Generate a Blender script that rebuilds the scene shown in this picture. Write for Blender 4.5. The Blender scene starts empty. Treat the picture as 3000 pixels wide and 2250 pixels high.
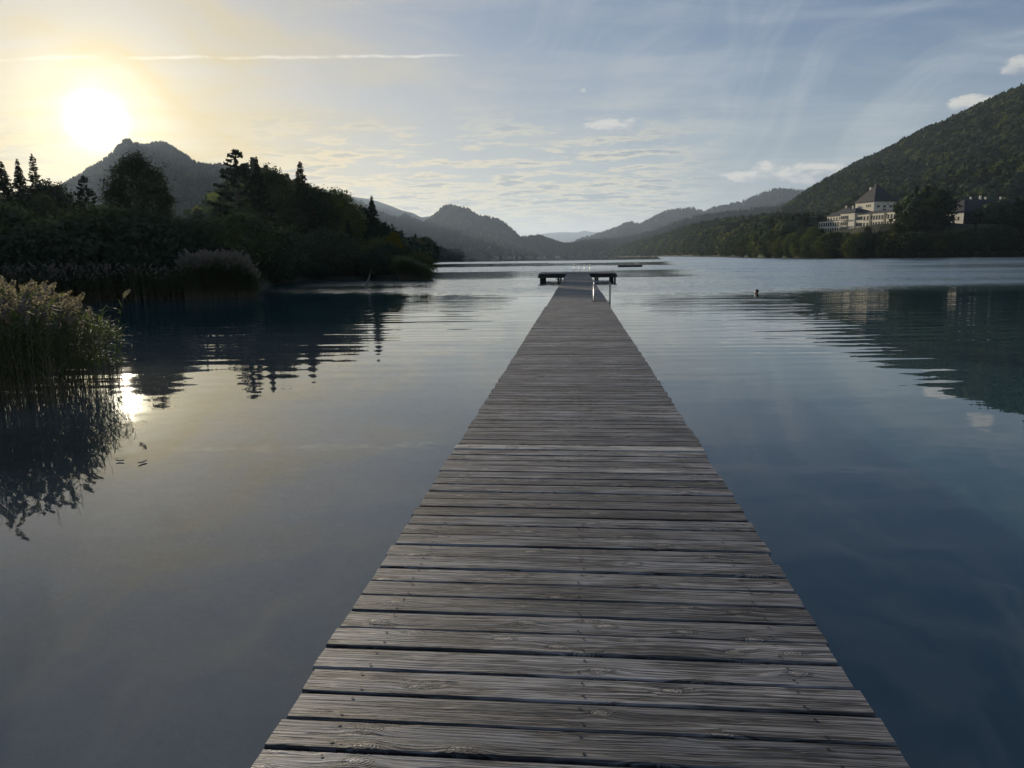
import bpy, math, random
import numpy as np
from mathutils import Vector, Matrix, noise
from mathutils.bvhtree import BVHTree

R = math.radians
random.seed(7)
rng = np.random.default_rng(7)
scene = bpy.context.scene
COL = scene.collection

# ------------------------------------------------------------------ camera
CAM_H = 2.32            # above the lake
DECK = 0.77             # deck height above the lake
F = 2080.0              # focal length in pixels of the 3000 px wide photograph
PITCH, ROLL = R(-10.11), R(0.80)
fwd = Vector((0, math.cos(PITCH), math.sin(PITCH)))
up0 = Vector((0, -math.sin(PITCH), math.cos(PITCH)))
rt0 = Vector((1, 0, 0))
rt = rt0 * math.cos(ROLL) - up0 * math.sin(ROLL)
up = up0 * math.cos(ROLL) + rt0 * math.sin(ROLL)
cam_d = bpy.data.cameras.new("camera")
cam_d.sensor_width = 36.0
cam_d.lens = F / 3000.0 * 36.0
cam_d.clip_start, cam_d.clip_end = 0.05, 60000.0
cam = bpy.data.objects.new("camera", cam_d)
M = Matrix((rt, up, -fwd)).transposed().to_4x4()
M.translation = Vector((0, 0, CAM_H))
cam.matrix_world = M
COL.objects.link(cam)
scene.camera = cam


def ray(px, py):
    return (fwd + rt * ((px - 1500.0) / F) + up * ((1125.0 - py) / F)).normalized()


def at(px, py, D):
    """world point seen at a photo pixel, D metres away along the ground"""
    d = ray(px, py)
    k = D / math.hypot(d.x, d.y)
    return Vector((d.x * k, d.y * k, CAM_H + d.z * k))


def horiz(px, D):
    """ground-plan position in the direction of photo column px"""
    d = ray(px, 752)
    k = D / math.hypot(d.x, d.y)
    return d.x * k, d.y * k


# ------------------------------------------------------------------ node helper
class G:
    def __init__(self, tree):
        self.t = tree
        self.n = tree.nodes
        self.l = tree.links

    def put(self, node, sock, v):
        if v is None:
            return
        s = node.inputs[sock]
        if isinstance(v, bpy.types.NodeSocket):
            self.l.new(v, s)
        else:
            if s.type == 'RGBA' and isinstance(v, (tuple, list)) and len(v) == 3:
                v = (*v, 1)
            s.default_value = v

    def node(self, typ, ins=None, out=0, **props):
        nd = self.n.new(typ)
        for k, v in props.items():
            setattr(nd, k, v)
        for k, v in (ins or {}).items():
            self.put(nd, k, v)
        return nd.outputs[out]

    def m(self, op, a, b=None, c=None, clamp=False):
        nd = self.n.new('ShaderNodeMath')
        nd.operation = op
        nd.use_clamp = clamp
        for i, v in enumerate((a, b, c)):
            if v is not None:
                self.put(nd, i, v)
        return nd.outputs[0]

    def v(self, op, a, b=None, scale=None, out=0):
        nd = self.n.new('ShaderNodeVectorMath')
        nd.operation = op
        self.put(nd, 0, a)
        if b is not None:
            self.put(nd, 1, b)
        if scale is not None:
            self.put(nd, 'Scale', scale)
        return nd.outputs[out]

    def xyz(self, x, y, z=0.0):
        return self.node('ShaderNodeCombineXYZ', {0: x, 1: y, 2: z})

    def sep(self, v):
        nd = self.n.new('ShaderNodeSeparateXYZ')
        self.put(nd, 0, v)
        return nd.outputs[0], nd.outputs[1], nd.outputs[2]

    def mix(self, f, a, b, blend='MIX'):
        nd = self.n.new('ShaderNodeMix')
        nd.data_type = 'RGBA'
        nd.blend_type = blend
        self.put(nd, 0, f)
        for i, v in ((6, a), (7, b)):
            if isinstance(v, bpy.types.NodeSocket):
                self.l.new(v, nd.inputs[i])
            else:
                nd.inputs[i].default_value = (*v[:3], 1)
        return nd.outputs[2]

    def noise(self, vec, scale, detail=3, rough=0.5, dist=0.0, dim='3D', out=0, w=None):
        nd = self.n.new('ShaderNodeTexNoise')
        nd.noise_dimensions = dim
        self.put(nd, 'Vector', vec)
        nd.inputs['Scale'].default_value = scale
        nd.inputs['Detail'].default_value = detail
        nd.inputs['Roughness'].default_value = rough
        nd.inputs['Distortion'].default_value = dist
        return nd.outputs[out]

    def ss(self, x, lo, hi):
        """smoothstep lo..hi (lo may exceed hi)"""
        nd = self.n.new('ShaderNodeMapRange')
        nd.interpolation_type = 'SMOOTHSTEP'
        self.put(nd, 'Value', x)
        if lo <= hi:
            nd.inputs['From Min'].default_value, nd.inputs['From Max'].default_value = lo, hi
            nd.inputs['To Min'].default_value, nd.inputs['To Max'].default_value = 0, 1
        else:
            nd.inputs['From Min'].default_value, nd.inputs['From Max'].default_value = hi, lo
            nd.inputs['To Min'].default_value, nd.inputs['To Max'].default_value = 1, 0
        return nd.outputs[0]


# ------------------------------------------------------------------ sky and sun
SUN = ray(283, 352)
SUN_EL = math.asin(SUN.z)
SUN_AZ = math.atan2(SUN.x, SUN.y)           # clockwise from +Y
world = bpy.data.worlds.new("World")
scene.world = world
world.use_nodes = True
wt = world.node_tree
wt.nodes.clear()
g = G(wt)
d = g.node('ShaderNodeTexCoord', out=0)
d = g.v('NORMALIZE', d)
dx, dy, dz = g.sep(d)
sky = wt.nodes.new('ShaderNodeTexSky')
sky.sky_type = 'NISHITA'
sky.sun_disc = False
sky.sun_elevation = SUN_EL
sky.sun_rotation = SUN_AZ
sky.air_density, sky.dust_density, sky.ozone_density = 1.0, 0.8, 1.6
sky_c = sky.outputs[0]
zc = g.m('MAXIMUM', dz, 0.0)
el = g.m('MULTIPLY', g.m('ARCSINE', zc), 57.2958)
az = g.m('MULTIPLY', g.m('ARCTAN2', dx, dy), 57.2958)
cs = g.v('DOT_PRODUCT', d, tuple(SUN), out=1)
ang = g.m('MULTIPLY', g.m('ARCCOSINE', g.m('MINIMUM', cs, 0.999999)), 57.2958)
near_sun = g.m('EXPONENT', g.m('MULTIPLY', ang, -1 / 13.0))       # wide warm side of the sky
# thin high veil over the blue; flattened cloud plane
inv = g.m('DIVIDE', 1.0, g.m('ADD', zc, 0.07))
qx, qy = g.m('MULTIPLY', dx, inv), g.m('MULTIPLY', dy, inv)
q = g.xyz(qx, qy, 0.0)
warp = g.noise(q, 0.55, 3, 0.5, out=1)
qw = g.v('ADD', q, g.v('SCALE', g.v('SUBTRACT', warp, (0.5, 0.5, 0.5)), scale=1.1))
rot = g.node('ShaderNodeMapping', {'Vector': qw, 'Rotation': (0, 0, R(-66)), 'Scale': (0.62, 2.3, 1)})
cir = g.noise(rot, 1.25, 7, 0.60)
wq = g.noise(g.v('SCALE', d, scale=3.0), 1.0, 3, 0.5, out=1)
wx_, wy_, _w = g.sep(wq)
azw = g.m('ADD', az, g.m('MULTIPLY', g.m('SUBTRACT', wx_, 0.5), 16.0))
elw = g.m('ADD', el, g.m('MULTIPLY', g.m('SUBTRACT', wy_, 0.5), 16.0))


def wisp(phi, seed, f1, f2, lo, hi):
    c_, s_ = math.cos(R(phi)), math.sin(R(phi))
    u = g.m('ADD', g.m('MULTIPLY', azw, c_ * f1), g.m('MULTIPLY', elw, s_ * f1))
    v = g.m('ADD', g.m('MULTIPLY', azw, -s_ * f2), g.m('MULTIPLY', elw, c_ * f2))
    return g.ss(g.noise(g.xyz(u, v, seed), 1.0, 8, 0.62), lo, hi)


wa = g.m('MULTIPLY', wisp(38, 2.0, 0.035, 0.20, 0.45, 0.72), g.ss(az, -12, 8))
wb = g.m('MULTIPLY', wisp(-24, 5.0, 0.035, 0.20, 0.45, 0.72), g.ss(az, 12, -12))
wc = wisp(8, 9.0, 0.05, 0.30, 0.48, 0.75)
veil = g.m('ADD', g.m('MULTIPLY', g.ss(cir, 0.42, 0.70), 0.28), g.m('ADD', g.m('MULTIPLY', g.m('ADD', wa, wb), 0.48), g.m('MULTIPLY', wc, 0.30)))
veil = g.m('ADD', veil, g.m('MULTIPLY', g.ss(el, 18.0, 0.0), 0.50))
veil = g.m('ADD', veil, g.m('MULTIPLY', near_sun, 0.55))
veil = g.m('MINIMUM', veil, 0.95)
veil_c = g.mix(g.m('MINIMUM', g.m('MULTIPLY', near_sun, 2.3), 1.0), (0.275, 0.31, 0.365), (0.45, 0.365, 0.21))
veil_c = g.mix(g.ss(el, 20, 3), veil_c, g.mix(g.m('MINIMUM', g.m('MULTIPLY', near_sun, 2.0), 1.0), (0.29, 0.33, 0.35), (0.45, 0.355, 0.17)))
SKY_K = 0.064                                  # Nishita strength
base = g.mix(1.0, sky_c, (SKY_K * 0.88, SKY_K * 1.0, SKY_K * 1.38), 'MULTIPLY')
base = g.v('DIVIDE', base, g.v('ADD', g.v('SCALE', base, scale=1.5), (0.86, 0.86, 0.86)))
col = g.mix(veil, base, veil_c)
# contrail: a long thin streak across the upper left
pn = ray(60, 172).cross(ray(1360, 163)).normalized()
ca, cb = ray(100, 172), ray(1340, 163)
off = g.v('DOT_PRODUCT', d, tuple(pn), out=1)
wig = g.m('MULTIPLY', g.m('SUBTRACT', g.noise(g.v('SCALE', d, scale=7.0), 1.0, 4, 0.6), 0.5), 0.018)
off = g.m('ABSOLUTE', g.m('ADD', off, wig))
cw = g.ss(off, 0.0028, 0.0003)
cm = g.m('MULTIPLY', g.ss(az, -40, -30), g.ss(az, -2.5, -6.0))
cn = g.ss(g.noise(g.v('SCALE', d, scale=24.0), 1.0, 3, 0.6), 0.30, 0.62)
con = g.m('MULTIPLY', g.m('MULTIPLY', cw, cm), g.m('ADD', 0.02, g.m('MULTIPLY', cn, 0.42)))
con = g.m('MULTIPLY', con, g.ss(dz, 0.0, 0.05))
col = g.mix(con, col, (0.70, 0.66, 0.58))
# altocumulus bank low over the far end of the valley
rot3 = g.node('ShaderNodeMapping', {'Vector': q, 'Rotation': (0, 0, R(-6)), 'Scale': (1.0, 1.35, 1), 'Location': (5.3, 2.2, 0)})
an = g.noise(rot3, 2.5, 9, 0.62, 0.0)
an2 = g.noise(rot3, 0.42, 2, 0.5)
win = g.m('MULTIPLY', g.ss(el, 1.0, 3.5), g.ss(el, 12.0, 7.0))
win = g.m('MULTIPLY', win, g.m('MULTIPLY', g.ss(az, -24, -14), g.ss(az, 18, 9)))
left = g.m('MULTIPLY', g.m('MULTIPLY', g.ss(el, 1.5, 5.0), g.ss(el, 10.5, 7.0)), g.ss(az, -26, -31))
win = g.m('MAXIMUM', win, g.m('MULTIPLY', left, 0.45))
dens = g.m('ADD', an, g.m('MULTIPLY', g.m('SUBTRACT', an2, 0.5), 0.35))
cov = g.m('MULTIPLY', g.ss(dens, 0.43, 0.56), win)
core = g.ss(dens, 0.50, 0.62)
warm = g.m('MINIMUM', g.m("MULTIPLY", near_sun, 3.4), 1.0)
edge_c = g.mix(warm, (0.47, 0.44, 0.35), (0.62, 0.49, 0.27))
core_c = g.mix(warm, (0.19, 0.23, 0.27), (0.33, 0.31, 0.26))
col = g.mix(g.m('MULTIPLY', cov, 0.92), col, g.mix(core, edge_c, core_c))
# a few small separate clouds
for (cx, cy, wx, wy, dsc) in ((2290, 515, 5.2, 1.1, 0.9), (2860, 300, 1.8, 0.6, 0.9), (2975, 195, 0.9, 0.7, 0.7),
                              (1800, 370, 2.6, 0.65, 0.8), (1708, 266, 0.35, 0.3, 0.8), (1780, 385, 1.8, 0.5, 0.6)):
    c = ray(cx, cy)
    caz, cel = math.degrees(math.atan2(c.x, c.y)), math.degrees(math.asin(c.z))
    ea = g.m('DIVIDE', g.m('SUBTRACT', az, caz), wx)
    ee = g.m('DIVIDE', g.m('SUBTRACT', el, cel), wy)
    rr = g.m('ADD', g.m('MULTIPLY', ea, ea), g.m('MULTIPLY', ee, ee))
    nn = g.noise(g.xyz(g.m('MULTIPLY', az, 0.55), g.m('MULTIPLY', el, 1.25), cx * 0.01), 1.0, 6, 0.62)
    dd = g.m('SUBTRACT', g.m('ADD', 1.0, g.m('MULTIPLY', g.m('SUBTRACT', nn, 0.5), 3.4)), rr)
    cv = g.m('MULTIPLY', g.ss(dd, 0.15, 0.9), dsc)
    shade = g.ss(g.m('ADD', ee, g.m('MULTIPLY', g.m('SUBTRACT', nn, 0.5), 3.0)), -0.7, 0.5)
    col = g.mix(cv, col, g.mix(shade, (0.24, 0.27, 0.31), (0.45, 0.44, 0.41)))
# glare round the sun itself (the disc and its aureole)
gl = g.m('MULTIPLY', g.m('EXPONENT', g.m('MULTIPLY', g.m('POWER', g.m('DIVIDE', ang, 1.05), 2.0), -1.0)), 3.5)
gl2 = g.m('MULTIPLY', g.m('EXPONENT', g.m('DIVIDE', ang, -2.6)), 1.0)
gl3 = g.m('MULTIPLY', g.m('EXPONENT', g.m('DIVIDE', ang, -5.0)), 0.08)
glow = g.v('SCALE', (1.0, 0.86, 0.52), scale=g.m('ADD', gl2, gl3))
glow = g.v('ADD', glow, g.v('SCALE', (1.0, 0.95, 0.78), scale=gl))
glow = g.v('SCALE', glow, scale=g.ss(dz, -0.02, 0.03))
col = g.v('ADD', col, glow)
bg = wt.nodes.new('ShaderNodeBackground')
wt.links.new(col, bg.inputs[0])
bg.inputs[1].default_value = 1.0
wo = wt.nodes.new('ShaderNodeOutputWorld')
wt.links.new(bg.outputs[0], wo.inputs[0])

sun_d = bpy.data.lights.new("sun", 'SUN')
sun_d.energy = 4.0
sun_d.angle = R(0.53)
sun_d.color = (1.0, 0.86, 0.66)
sun = bpy.data.objects.new("sun", sun_d)
sun.rotation_euler = SUN.to_track_quat('Z', 'Y').to_euler()
sun.location = (-200, 300, 200)
COL.objects.link(sun)

scene.view_settings.view_transform = 'Standard'
scene.view_settings.look = 'None'
scene.view_settings.exposure = 0.60
scene.view_settings.gamma = 1.0
scene.view_settings.use_curve_mapping = False
scene.cycles.use_denoising = True
scene.cycles.max_bounces = 6
scene.cycles.diffuse_bounces = 2
scene.cycles.glossy_bounces = 3
scene.cycles.transmission_bounces = 3
scene.cycles.transparent_max_bounces = 8
scene.cycles.volume_bounces = 0
scene.cycles.sample_clamp_indirect = 4.0
scene.cycles.caustics_reflective = False
scene.cycles.caustics_refractive = False


# ------------------------------------------------------------------ object helpers
def tag(o, label=None, cat=None, group=None, kind=None):
    if label:
        o['label'] = label
    if cat:
        o['category'] = cat
    if group:
        o['group'] = group
    if kind:
        o['kind'] = kind
    return o


def empty(name, loc=(0, 0, 0), rz=0.0, **kw):
    o = bpy.data.objects.new(name, None)
    o.location = loc
    o.rotation_euler = (0, 0, rz)
    o.empty_display_size = 0.3
    COL.objects.link(o)
    return tag(o, **kw)


def mesh(name, V, Fc, mats, mi=None, smooth=False):
    me = bpy.data.meshes.new(name)
    if isinstance(Fc, np.ndarray):
        V = np.asarray(V, dtype=np.float32)
        k = Fc.shape[1]
        n = len(Fc)
        me.vertices.add(len(V))
        me.vertices.foreach_set('co', V.ravel())
        me.loops.add(n * k)
        me.loops.foreach_set('vertex_index', Fc.astype(np.int32).ravel())
        me.polygons.add(n)
        me.polygons.foreach_set('loop_start', np.arange(0, n * k, k, dtype=np.int32))
        me.polygons.foreach_set('loop_total', np.full(n, k, dtype=np.int32))
        me.update(calc_edges=True)
    else:
        me.from_pydata([tuple(v) for v in V], [], [tuple(f) for f in Fc])
    for m_ in (mats if isinstance(mats, (list, tuple)) else [mats]):
        me.materials.append(m_)
    if mi is not None:
        me.polygons.foreach_set('material_index', np.asarray(mi, dtype=np.int32))
    if smooth:
        me.polygons.foreach_set('use_smooth', np.ones(len(me.polygons), dtype=bool))
    me.update()
    return me


def link(name, me, parent=None, loc=(0, 0, 0), rot=(0, 0, 0), scale=(1, 1, 1), **kw):
    o = bpy.data.objects.new(name, me)
    o.location, o.rotation_euler, o.scale = loc, rot, scale
    COL.objects.link(o)
    if parent is not None:
        o.parent = parent
    return tag(o, **kw)


def copy_tree(o, parent=None):
    c = o.copy()
    COL.objects.link(c)
    if parent is not None:
        c.parent = parent
    for ch in list(KIDS.get(o.name, [])):
        copy_tree(ch, c)
    return c


KIDS = {}


class MB:
    """collects boxes, tubes, cards into one mesh"""

    def __init__(self):
        self.v, self.f, self.mi = [], [], []

    def add(self, V, Fc, m=0):
        b = len(self.v)
        self.v.extend([tuple(p) for p in V])
        self.f.extend([tuple(i + b for i in f) for f in Fc])
        self.mi.extend([m] * len(Fc))

    def box(self, x0, x1, y0, y1, z0, z1, m=0, M_=None):
        V = [Vector(p) for p in ((x0, y0, z0), (x1, y0, z0), (x1, y1, z0), (x0, y1, z0),
                                 (x0, y0, z1), (x1, y0, z1), (x1, y1, z1), (x0, y1, z1))]
        if M_ is not None:
            V = [M_ @ p for p in V]
        self.add(V, ((0, 3, 2, 1), (4, 5, 6, 7), (0, 1, 5, 4), (1, 2, 6, 5), (2, 3, 7, 6), (3, 0, 4, 7)), m)

    def tube(self, pts, rad, n=8, m=0, cap=True):
        pts = [Vector(p) for p in pts]
        rads = rad if isinstance(rad, (list, tuple)) else [rad] * len(pts)
        V, Fc = [], []
        ref = Vector((0.13, 0.31, 0.94))
        for i, p in enumerate(pts):
            t = (pts[min(i + 1, len(pts) - 1)] - pts[max(i - 1, 0)]).normalized()
            if abs(t.dot(ref)) > 0.97:
                r_ = Vector((1, 0.1, 0))
            else:
                r_ = ref
            a = t.cross(r_).normalized()
            b = t.cross(a).normalized()
            for k in range(n):
                w = 2 * math.pi * k / n
                V.append(p + (a * math.cos(w) + b * math.sin(w)) * rads[i])
        for i in range(len(pts) - 1):
            for k in range(n):
                k2 = (k + 1) % n
                Fc.append((i * n + k, i * n + k2, (i + 1) * n + k2, (i + 1) * n + k))
        if cap:
            Fc.append(tuple(range(n)))
            Fc.append(tuple((len(pts) - 1) * n + k for k in reversed(range(n))))
        self.add(V, Fc, m)

    def build(self, name, mats, parent=None, smooth=False, **kw):
        me = mesh(name, self.v, self.f, mats, self.mi, smooth)
        o = link(name, me, parent, **kw)
        if parent is not None:
            KIDS.setdefault(parent.name, []).append(o)
        return o

    def mesh(self, name, mats, smooth=False):
        return mesh(name, self.v, self.f, mats, self.mi, smooth)


# ------------------------------------------------------------------ materials
def new_mat(name):
    m_ = bpy.data.materials.new(name)
    m_.use_nodes = True
    m_.node_tree.nodes.clear()
    return m_, G(m_.node_tree)


def out(g, shader, vol=None):
    o = g.n.new('ShaderNodeOutputMaterial')
    if shader is not None:
        g.l.new(shader, o.inputs[0])
    if vol is not None:
        g.l.new(vol, o.inputs[1])


def simple(name, c, rough=0.7, metal=0.0, var=0.25, scale=3.0, bump=0.0, coord=3):
    m_, g = new_mat(name)
    tc = g.node('ShaderNodeTexCoord', out=coord)
    n_ = g.noise(tc, scale, 5, 0.6)
    cc = g.mix(n_, tuple(x * (1 - var) for x in c), tuple(min(1, x * (1 + var)) for x in c))
    ins = {'Base Color': cc, 'Roughness': rough, 'Metallic': metal}
    if bump:
        ins['Normal'] = g.node('ShaderNodeBump', {'Strength': 0.6, 'Distance': bump, 'Height': n_})
    out(g, g.node('ShaderNodeBsdfPrincipled', ins))
    return m_


def foliage(name, c0, c1, transl=0.25, hue=0.25, gloss=0.0):
    """leaf material: colour varies per tree and from clump to clump"""
    m_, g = new_mat(name)
    rnd = g.node('ShaderNodeObjectInfo', out=5)
    tc = g.node('ShaderNodeTexCoord', out=3)
    n_ = g.noise(tc, 0.9, 3, 0.6)
    isl = g.n.new('ShaderNodeNewGeometry').outputs['Random Per Island']
    f_ = g.m('ADD', g.m('MULTIPLY', n_, 0.5), g.m('ADD', g.m('MULTIPLY', rnd, 0.45), g.m('MULTIPLY', isl, 0.3)))
    f_ = g.m('SUBTRACT', f_, 0.1, clamp=True)
    cc = g.mix(f_, c0, c1)
    cc = g.mix(g.m('MULTIPLY', g.ss(rnd, 0.75, 1.0), hue), cc, (c1[0] * 1.5, c1[1] * 1.1, c1[2] * 0.8))
    df = g.node('ShaderNodeBsdfDiffuse', {'Color': cc})
    tr = g.node('ShaderNodeBsdfTranslucent', {'Color': g.mix(1.0, cc, (1.1, 1.2, 0.6), 'MULTIPLY')})
    sh = g.node('ShaderNodeMixShader', {0: transl, 1: df, 2: tr})
    if gloss:
        gb = g.node('ShaderNodeBsdfGlossy', {'Color': (0.6, 0.6, 0.6, 1), 'Roughness': 0.45})
        sh = g.node('ShaderNodeMixShader', {0: gloss, 1: sh, 2: gb})
    out(g, sh)
    return m_


def wood_mat(name, dark=(0.040, 0.040, 0.042), light=(0.345, 0.333, 0.318), wet_from=None):
    """weathered softwood; local X runs along the board"""
    m_, g = new_mat(name)
    tc = g.node('ShaderNodeTexCoord', out=3)
    rnd = g.m('FRACT', g.m('ADD', g.node('ShaderNodeObjectInfo', out=5), g.n.new('ShaderNodeNewGeometry').outputs['Random Per Island']))
    rv = g.node('ShaderNodeTexWhiteNoise', {'W': g.m('MULTIPLY', rnd, 917.0)}, out=1, noise_dimensions='1D')
    offv = g.v('MULTIPLY', rv, (60.0, 40.0, 9.0))
    p = g.v('ADD', tc, offv)
    x, y, z = g.sep(p)
    # knots
    wob = g.m('SUBTRACT', g.noise(g.xyz(g.m('MULTIPLY', x, 1.3), g.m('MULTIPLY', y, 3.0), 0), 1.0, 2, 0.5), 0.5)
    vo = g.n.new('ShaderNodeTexVoronoi')
    vo.voronoi_dimensions = '2D'
    kx = g.m('SUBTRACT', g.noise(g.xyz(g.m('MULTIPLY', x, 22.0), g.m('MULTIPLY', y, 40.0), 5.0), 1.0, 2, 0.6), 0.5)
    g.put(vo, 'Vector', g.xyz(g.m('ADD', g.m('MULTIPLY', x, 3.2), g.m('MULTIPLY', kx, 0.16)), g.m('ADD', g.m('MULTIPLY', y, 7.5), g.m('MULTIPLY', kx, 0.22)), 0))
    vo.inputs['Scale'].default_value = 1.0
    kd = vo.outputs['Distance']
    kc = g.sep(vo.outputs['Color'])[0]
    have = g.ss(kc, 0.50, 0.60)
    kn = g.m('MULTIPLY', g.ss(kd, 0.12, 0.03), have)              # knot eye
    kw = g.m('MULTIPLY', g.ss(kd, 0.46, 0.03), have)              # grain that bends round it
    # long grain
    yy = g.m('ADD', y, g.m('ADD', g.m('MULTIPLY', wob, 0.03), g.m('MULTIPLY', kw, 0.017)))
    gr1 = g.noise(g.xyz(g.m('MULTIPLY', x, 1.1), g.m('MULTIPLY', yy, 92.0), z), 1.0, 4, 0.62)
    gr2 = g.noise(g.xyz(g.m('MULTIPLY', x, 5.0), g.m('MULTIPLY', yy, 140.0), z), 1.0, 3, 0.6)
    ring = g.m('SINE', g.m('ADD', g.m('MULTIPLY', yy, 420.0), g.m('MULTIPLY', wob, 22.0)))
    kring = g.m('SINE', g.m('MULTIPLY', kd, 130.0))
    grain = g.m('ADD', g.m('MULTIPLY', gr1, 0.62), g.m('MULTIPLY', gr2, 0.42))
    grain = g.m('ADD', grain, g.m('MULTIPLY', ring, 0.02))
    grain = g.m('ADD', grain, g.m('MULTIPLY', g.m('MULTIPLY', kring, g.ss(kd, 0.22, 0.08)), g.m('MULTIPLY', have, 0.10)))
    # drying cracks
    cr = g.noise(g.xyz(g.m('MULTIPLY', x, 1.7), g.m('MULTIPLY', yy, 62.0), 3.3), 1.0, 3, 0.55)
    crack = g.m('MULTIPLY', g.ss(g.m('ABSOLUTE', g.m('SUBTRACT', cr, 0.5)), 0.055, 0.012),
                g.ss(g.noise(g.xyz(g.m('MULTIPLY', x, 1.9), g.m('MULTIPLY', y, 9.0), 8.0), 1.0, 2, 0.5), 0.44, 0.54))
    blotch = g.noise(g.xyz(g.m('MULTIPLY', x, 1.6), g.m('MULTIPLY', y, 5.0), 1.0), 1.0, 4, 0.6)
    tone = g.m('ADD', g.m('MULTIPLY', grain, 4.0), -1.72)
    tone = g.m('ADD', tone, g.m('MULTIPLY', g.m('SUBTRACT', blotch, 0.5), 1.6), clamp=True)
    cc = g.mix(tone, dark, light)
    r1, r2, r3 = g.sep(rv)
    cc = g.mix(0.5, cc, g.mix(r2, (0.86, 0.92, 1.04), (1.06, 1.0, 0.98)), 'MULTIPLY')
    lum = g.m('ADD', 0.55, g.m('MULTIPLY', r1, 0.75))
    cc = g.mix(1.0, cc, g.xyz(lum, lum, lum), 'MULTIPLY')
    kr = g.m('MULTIPLY', g.m('MULTIPLY', g.ss(kd, 0.10, 0.14), g.ss(kd, 0.22, 0.15)), have)
    cc = g.mix(g.m('MULTIPLY', kr, 0.6), cc, (0.03, 0.028, 0.026))
    cc = g.mix(g.m('MULTIPLY', kn, 0.5), cc, (0.30, 0.27, 0.22))
    cc = g.mix(g.m('MULTIPLY', crack, 0.85), cc, (0.018, 0.017, 0.018))
    h = g.m('SUBTRACT', g.m('ADD', grain, g.m('MULTIPLY', kn, 0.35)), g.m('MULTIPLY', crack, 0.9))
    bump = g.node('ShaderNodeBump', {'Strength': 1.0, 'Distance': 0.006, 'Height': h})
    rough = g.m('ADD', 0.50, g.m('MULTIPLY', grain, 0.22))
    if wet_from is not None:
        pass
    out(g, g.node('ShaderNodeBsdfPrincipled', {'Base Color': cc, 'Roughness': rough, 'Normal': bump, 'Specular IOR Level': 0.35}))
    return m_


M_WOOD = wood_mat('weathered_wood')
M_WOOD_L = wood_mat('pale_wood', (0.42, 0.41, 0.37), (0.70, 0.67, 0.60))
M_BEAM = simple('beam_wood', (0.045, 0.038, 0.032), 0.8, var=0.4, scale=4, bump=0.004)
M_STEEL = simple('steel_tube', (0.26, 0.27, 0.28), 0.38, 1.0, var=0.08)
M_SCREW = simple('screw_steel', (0.03, 0.027, 0.025), 0.55, 0.6, var=0.2)
M_BARK = simple('bark', (0.055, 0.042, 0.032), 0.9, var=0.4, scale=9, bump=0.02)
M_DEC = foliage('broadleaf', (0.027, 0.042, 0.029), (0.072, 0.092, 0.055), 0.13)
M_DECL = foliage('light_broadleaf', (0.060, 0.078, 0.034), (0.135, 0.150, 0.062), 0.25)
M_GOLD = foliage('autumn_leaf', (0.10, 0.085, 0.015), (0.24, 0.18, 0.03), 0.3)
M_CON = foliage('needles', (0.026, 0.036, 0.024), (0.060, 0.072, 0.042), 0.06)
M_REED = foliage('reed_leaf', (0.05, 0.078, 0.030), (0.13, 0.17, 0.070), 0.45, gloss=0.06)
M_STEM = foliage('reed_stem', (0.06, 0.055, 0.025), (0.17, 0.15, 0.08), 0.1, gloss=0.05)
M_PLUME = foliage('reed_plume', (0.22, 0.185, 0.185), (0.40, 0.34, 0.335), 0.38)


def ground_mat():
    m_, g = new_mat('forest_floor')
    pos = g.n.new('ShaderNodeNewGeometry').outputs['Position']
    a = g.noise(pos, 0.05, 6, 0.65)
    b = g.noise(pos, 0.6, 4, 0.6)
    cc = g.mix(g.ss(a, 0.35, 0.65), (0.026, 0.032, 0.020), (0.055, 0.062, 0.036))
    cc = g.mix(g.m('MULTIPLY', b, 0.5), cc, (0.045, 0.038, 0.022))
    bump = g.node('ShaderNodeBump', {'Strength': 0.8, 'Distance': 2.0, 'Height': a})
    out(g, g.node('ShaderNodeBsdfPrincipled', {'Base Color': cc, 'Roughness': 0.95, 'Normal': bump, 'Specular IOR Level': 0.1}))
    return m_


def mountain_mat(name, rocky=0.0):
    """distant wooded slope with some bare rock and meadow"""
    m_, g = new_mat(name)
    geo = g.n.new('ShaderNodeNewGeometry')
    pos = geo.outputs['Position']
    a = g.noise(pos, 0.004, 7, 0.7)
    b = g.noise(pos, 0.035, 5, 0.7)
    cc = g.mix(b, (0.024, 0.032, 0.022), (0.060, 0.070, 0.044))
    cc = g.mix(g.ss(a, 0.52, 0.66), cc, (0.070, 0.082, 0.034))
    nz = g.sep(geo.outputs['Normal'])[2]
    rk = g.m('MULTIPLY', g.ss(g.m('ADD', nz, g.m('MULTIPLY', b, 0.5)), 0.98, 0.78), rocky)
    cc = g.mix(rk, cc, (0.20, 0.19, 0.17))
    bump = g.node('ShaderNodeBump', {'Strength': 1.0, 'Distance': 22.0, 'Height': b})
    out(g, g.node('ShaderNodeBsdfPrincipled', {'Base Color': cc, 'Roughness': 1.0, 'Normal': bump, 'Specular IOR Level': 0.05}))
    return m_


M_GROUND = ground_mat()
M_MTN = mountain_mat('wooded_slope', 0.25)
M_MTN_R = mountain_mat('rocky_slope', 0.7)


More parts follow.
